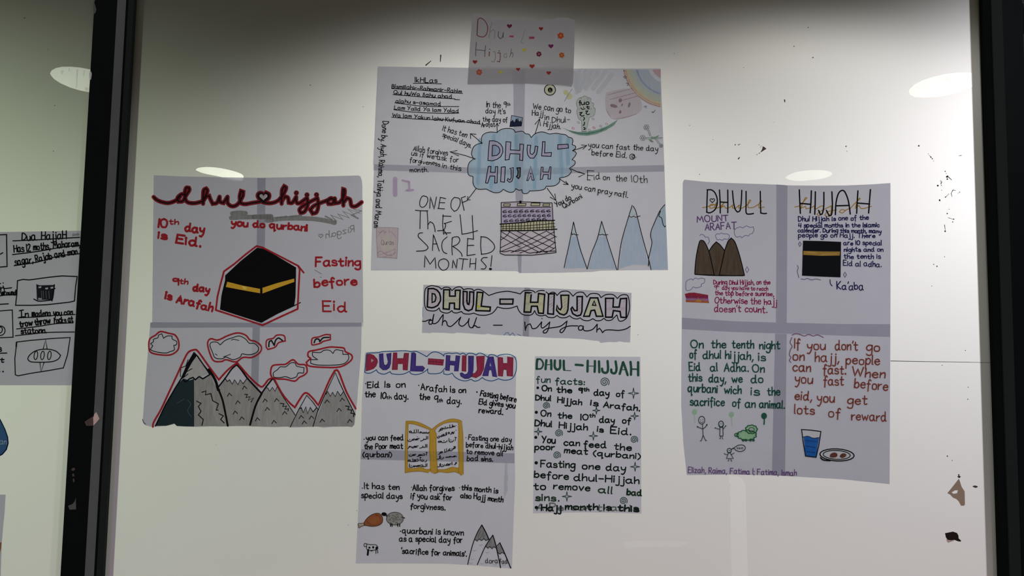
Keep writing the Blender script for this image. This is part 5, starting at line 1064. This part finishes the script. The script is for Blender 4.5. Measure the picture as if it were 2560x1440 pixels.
p.ell('R2', 475, 1100, 19, 20, SK, w=7); p.line('R2', '458,1108 470,1122 492,1112', 9, (20, 62, 52)); p.line('R2', '468,1122 485,1122 512,1172 450,1172', 7, SK, closed=True, sm=False); p.lines('R2', '462,1140 435,1132 430,1125|490,1140 520,1122|472,1175 470,1194 464,1194|490,1175 492,1195 500,1195|468,1098 472,1100|480,1098 484,1100', 6, SK); p.build('figure_drawing', 'little stick figure with a speech bubble')
p.line('R2', '492,1090 530,1068 560,1052 600,1052 620,1075 605,1100 570,1110 535,1098 520,1082', 7, SK, closed=True); p.T('R2', 'YAY!', 542, 1088, 598, 1088, 9.5, 5, SK); p.build('speech_bubble_drawing', None)
p.ell('R2', 540, 960, 16, 15, (104, 138, 108)); p.ell('R2', 540, 960, 16, 15, (22, 64, 46), w=8)
p.scallop('R2', 632, 962, 82, 42, 11, 9, (104, 138, 108), (22, 64, 46)); p.scallop('R2', 674, 910, 50, 36, 9, 9, (104, 138, 108), (22, 64, 46), .3)
p.ell('R2', 675, 915, 25, 20, (150, 152, 152)); p.ell('R2', 675, 915, 25, 20, SK, w=6); p.lines('R2', '668,912 672,914|682,910 686,912|668,922 676,926 684,920', 4, SK)
for x in (600, 625, 665, 692): p.ell('R2', x, 1008, 13, 12, (24, 66, 48))
p.build('sheep_drawing', 'green cloud-shaped sheep')
p.fill('R2', '1128,915 1298,930 1290,985 1230,990 1180,972 1140,980', (158, 160, 166)); p.fill('R2', '1143,980 1180,972 1230,990 1282,984 1268,1070 1255,1160 1160,1150', (14, 70, 128)); p.lines('R2', '1160,1010 1255,1020|1165,1060 1250,1075|1170,1110 1245,1120', 10, (12, 62, 116))
p.line('R2', '1125,912 1210,918 1298,930 1280,1050 1255,1162 1160,1150 1140,1030', 9, BK, closed=True, sm=False); p.line('R2', '1140,980 1180,972 1230,990 1282,984', 7, (20, 40, 60)); p.build('glass_drawing', 'glass of blue water')
p.ell('R2', 1443, 1140, 154, 54, (154, 154, 162), 3); p.ell('R2', 1443, 1140, 154, 54, BK, 3, w=10); p.ell('R2', 1440, 1140, 122, 40, BK, 3, w=8); p.line('R2', '1295,1165 1320,1185 1380,1192', 12, BK)
p.fill('R2', '1378,1148 1390,1128 1420,1118 1445,1130 1442,1155 1415,1165 1385,1162', (78, 46, 38), True); p.fill('R2', '1465,1155 1480,1132 1510,1125 1530,1140 1515,1160 1485,1168', (78, 46, 38), True); p.build('plate_drawing', 'plate with two brown dates')

# --- poster on the left pane, cut by the frame
r = poster('grey-lit sheet of boxed pen drawings on the left pane beside the black post', -60, 963)
sheet(r, num('-330,582 0,580.5 206,577 200,680 190,820 181,963 0,963 -330,963'), LB)
p = Pen(r, LB)
p.T('D', 'Dua', 180, 194, 290, 190, 36, 10, BK); p.T('D', 'HajjaH', 336, 186, 535, 184, 36, 10, BK); p.T('D', 'deeda', 585, 160, 640, 155, 14, 4, (96, 98, 102)); p.line('D', '108,200 300,192 500,180 640,172', 9, BK)
p.T('D', 'Has 12 moths, Maharam,', 118, 290, 645, 244, 32, 10, BK); p.line('D', '105,310 300,285 500,250 640,235', 9, BK); p.T('D', 'sagar, Rajab and mon', 128, 398, 625, 302, 32, 10, BK); p.line('D', '118,398 300,370 480,320 645,302', 9, BK)
p.build('handwritten_lettering', 'underlined heading and lines at the top')
p.line('D', '145,518 190,508 240,512 400,490 500,480 622,485 610,560 600,680 560,690 380,710 260,715 130,715 140,620', 9, BK, closed=True, sm=False); p.fill('D', '295,545 320,555 438,552 425,670 300,672', (22, 23, 26)); p.lines('D', '440,550 430,640 420,680|275,665 320,682 420,672|420,590 445,580', 9, BK)
for a in ((312, 562), (366, 572), (408, 566)): p.fill('D', [(a[0], a[1] + 4), (a[0] + 24, a[1]), (a[0] + 22, a[1] + 14), (a[0] + 2, a[1] + 16)], (130, 132, 136, 1))
for x in (335, 350, 372, 395): p.line('D', [(x, 600), (x + 4, 660)], 4, (100, 102, 106))
p.fill('D', '310,655 340,658 338,668 312,668', (120, 122, 126, 1)); p.build('kaaba_drawing', 'scribbled black cube in a box')
p.lines('D', '160,758 192,752|176,755 178,808|160,812 200,806', 10, BK); p.T('D', 'n', 208, 806, 232, 806, 26, 10, BK); p.T('D', 'madena you can', 262, 805, 585, 790, 28, 10, BK); p.lines('D', '150,815 300,808 450,795 605,788', 8, BK); p.T('D', 'trow throw', 165, 888, 410, 862, 30, 11, BK); p.T('D', 'rocks at', 440, 858, 590, 850, 30, 10, BK); p.lines('D', '138,904 300,885 450,862 590,855', 8, BK); p.T('D', 'statonn.', 175, 945, 375, 934, 28, 10, BK); p.lines('D', '128,958 250,945 380,932 600,928', 8, BK)
p.build('handwritten_lettering', 'underlined lines in the middle')
p.line('D', '140,1008 250,995 420,980 566,972 545,1110 512,1215 400,1235 240,1260 150,1278 128,1270 124,1140', 8, BK, closed=True, sm=False); p.line('D', '138,1010 135,1045', 12, BK); p.line('D', '228,1140 250,1105 300,1075 380,1065 450,1080 490,1115 470,1145 420,1165 320,1170 250,1165', 8, BK, closed=True)
for x in (292, 345, 400): p.ell('D', x, 1115, 14, 34, BK, 8, w=7)
p.lines('D', '350,1065 370,990 382,1062|325,1172 332,1250 358,1170', 7, BK, sm=False); p.build('saucer_drawing', 'oval shape with spikes in a box')
p.lines('D', '-60,150 0,152 58,150 62,405 0,410 -60,415|-30,320 0,310 28,295', 9, BK, sm=False); p.lines('D', '-60,758 0,760 104,752 110,970 0,974 -60,976', 8, BK, sm=False); p.ell('D', 10, 918, 36, 38, BK, 20, w=8); p.ell('D', 8, 912, 16, 24, BK, 10, w=8)
p.lines('D', '0,590 20,575 48,580 98,575|10,570 12,600 -10,640|30,560 40,600 20,630|8,540 10,542|30,535 32,537|0,640 60,632 135,632|-20,708 72,703|0,1098 60,1096', 9, BK); p.T('D', 'd around', -20, 632, 135, 630, 22, 11, BK); p.T('D', '3', 0, 1085, 18, 1085, 18, 9, BK); p.T('D', 't', 8, 1168, 36, 1168, 24, 10, BK); p.T('D', '.', 20, 1245, 30, 1245, 20, 10, BK); p.dot('D', 4, 1245, 5, BK)
p.build('handwritten_lettering', 'pen boxes and words cut by the picture edge')

# --- blue drop sign and lower sheet on the left pane
drop = num('-22,1010 -8,1030 4,1052 14,1072 21,1092 22.5,1108 18,1124 8,1136 -6,1144 -22,1147 -38,1144 -52,1136 -62,1124 -66.5,1108 -65,1092 -58,1072 -48,1052 -36,1030')
M_blue = sheet_mat('printed_blue_film', (0.03, 0.09, 0.23), (0.07, 0.16, 0.36), 0.5)
o = poly_mesh('drop_sign', [drop], 0.0008, M_blue)
tag(o, 'dark blue drop-shaped sign with pale letters at the far left edge', 'sign')
rim = []
n = len(drop)
inner = [(x * .94 - 22 * .06, 1090 + (y - 1090) * .95) for x, y in drop]
rim_polys = [[drop[i], drop[(i + 1) % n], inner[(i + 1) % n], inner[i]] for i in range(n)]
sub(o, 'rim', rim_polys, sheet_mat('printed_navy_film', (0.01, 0.025, 0.07), (0.02, 0.05, 0.13), 0.5), 0.0010, 'navy edge line')
p = Pen(o, 0.0008)
p.T('px', 'an', 0.5, 1110, 16.5, 1110.5, 8.5, 1.7, (128, 150, 186), jit=.2)
q = p.build('lettering', 'pale blue letters')
o.location = (0, 0, 0); q.location = (0, 0, 0)
r = poster('half-seen sheet with an orange-brown patch at the bottom left corner of the view', -60, 1560)
sheet(r, num('-330,1236 0,1236 15.5,1236 13,1280 9,1320 6,1356 3,1440 1,1600 -330,1600'), LB)
p = Pen(r, LB)
p.fill('px', '-120,1362 -60,1358 0,1358 5,1354 4,1370 0,1390 -1,1415 -60,1420 -120,1410', (112, 66, 30)); p.fill('px', '-100,1375 -40,1372 -6,1370 -10,1395 -80,1400', (138, 84, 36)); p.build('colour_patch_drawing', 'orange-brown coloured patch')
r = tag(poly_mesh('paper_sheet', [num('2556,8 2640,6 2642,82 2558,84')], 0.0045, M_paper), 'strip of pale sheet showing beyond the right black post', 'paper sheet')
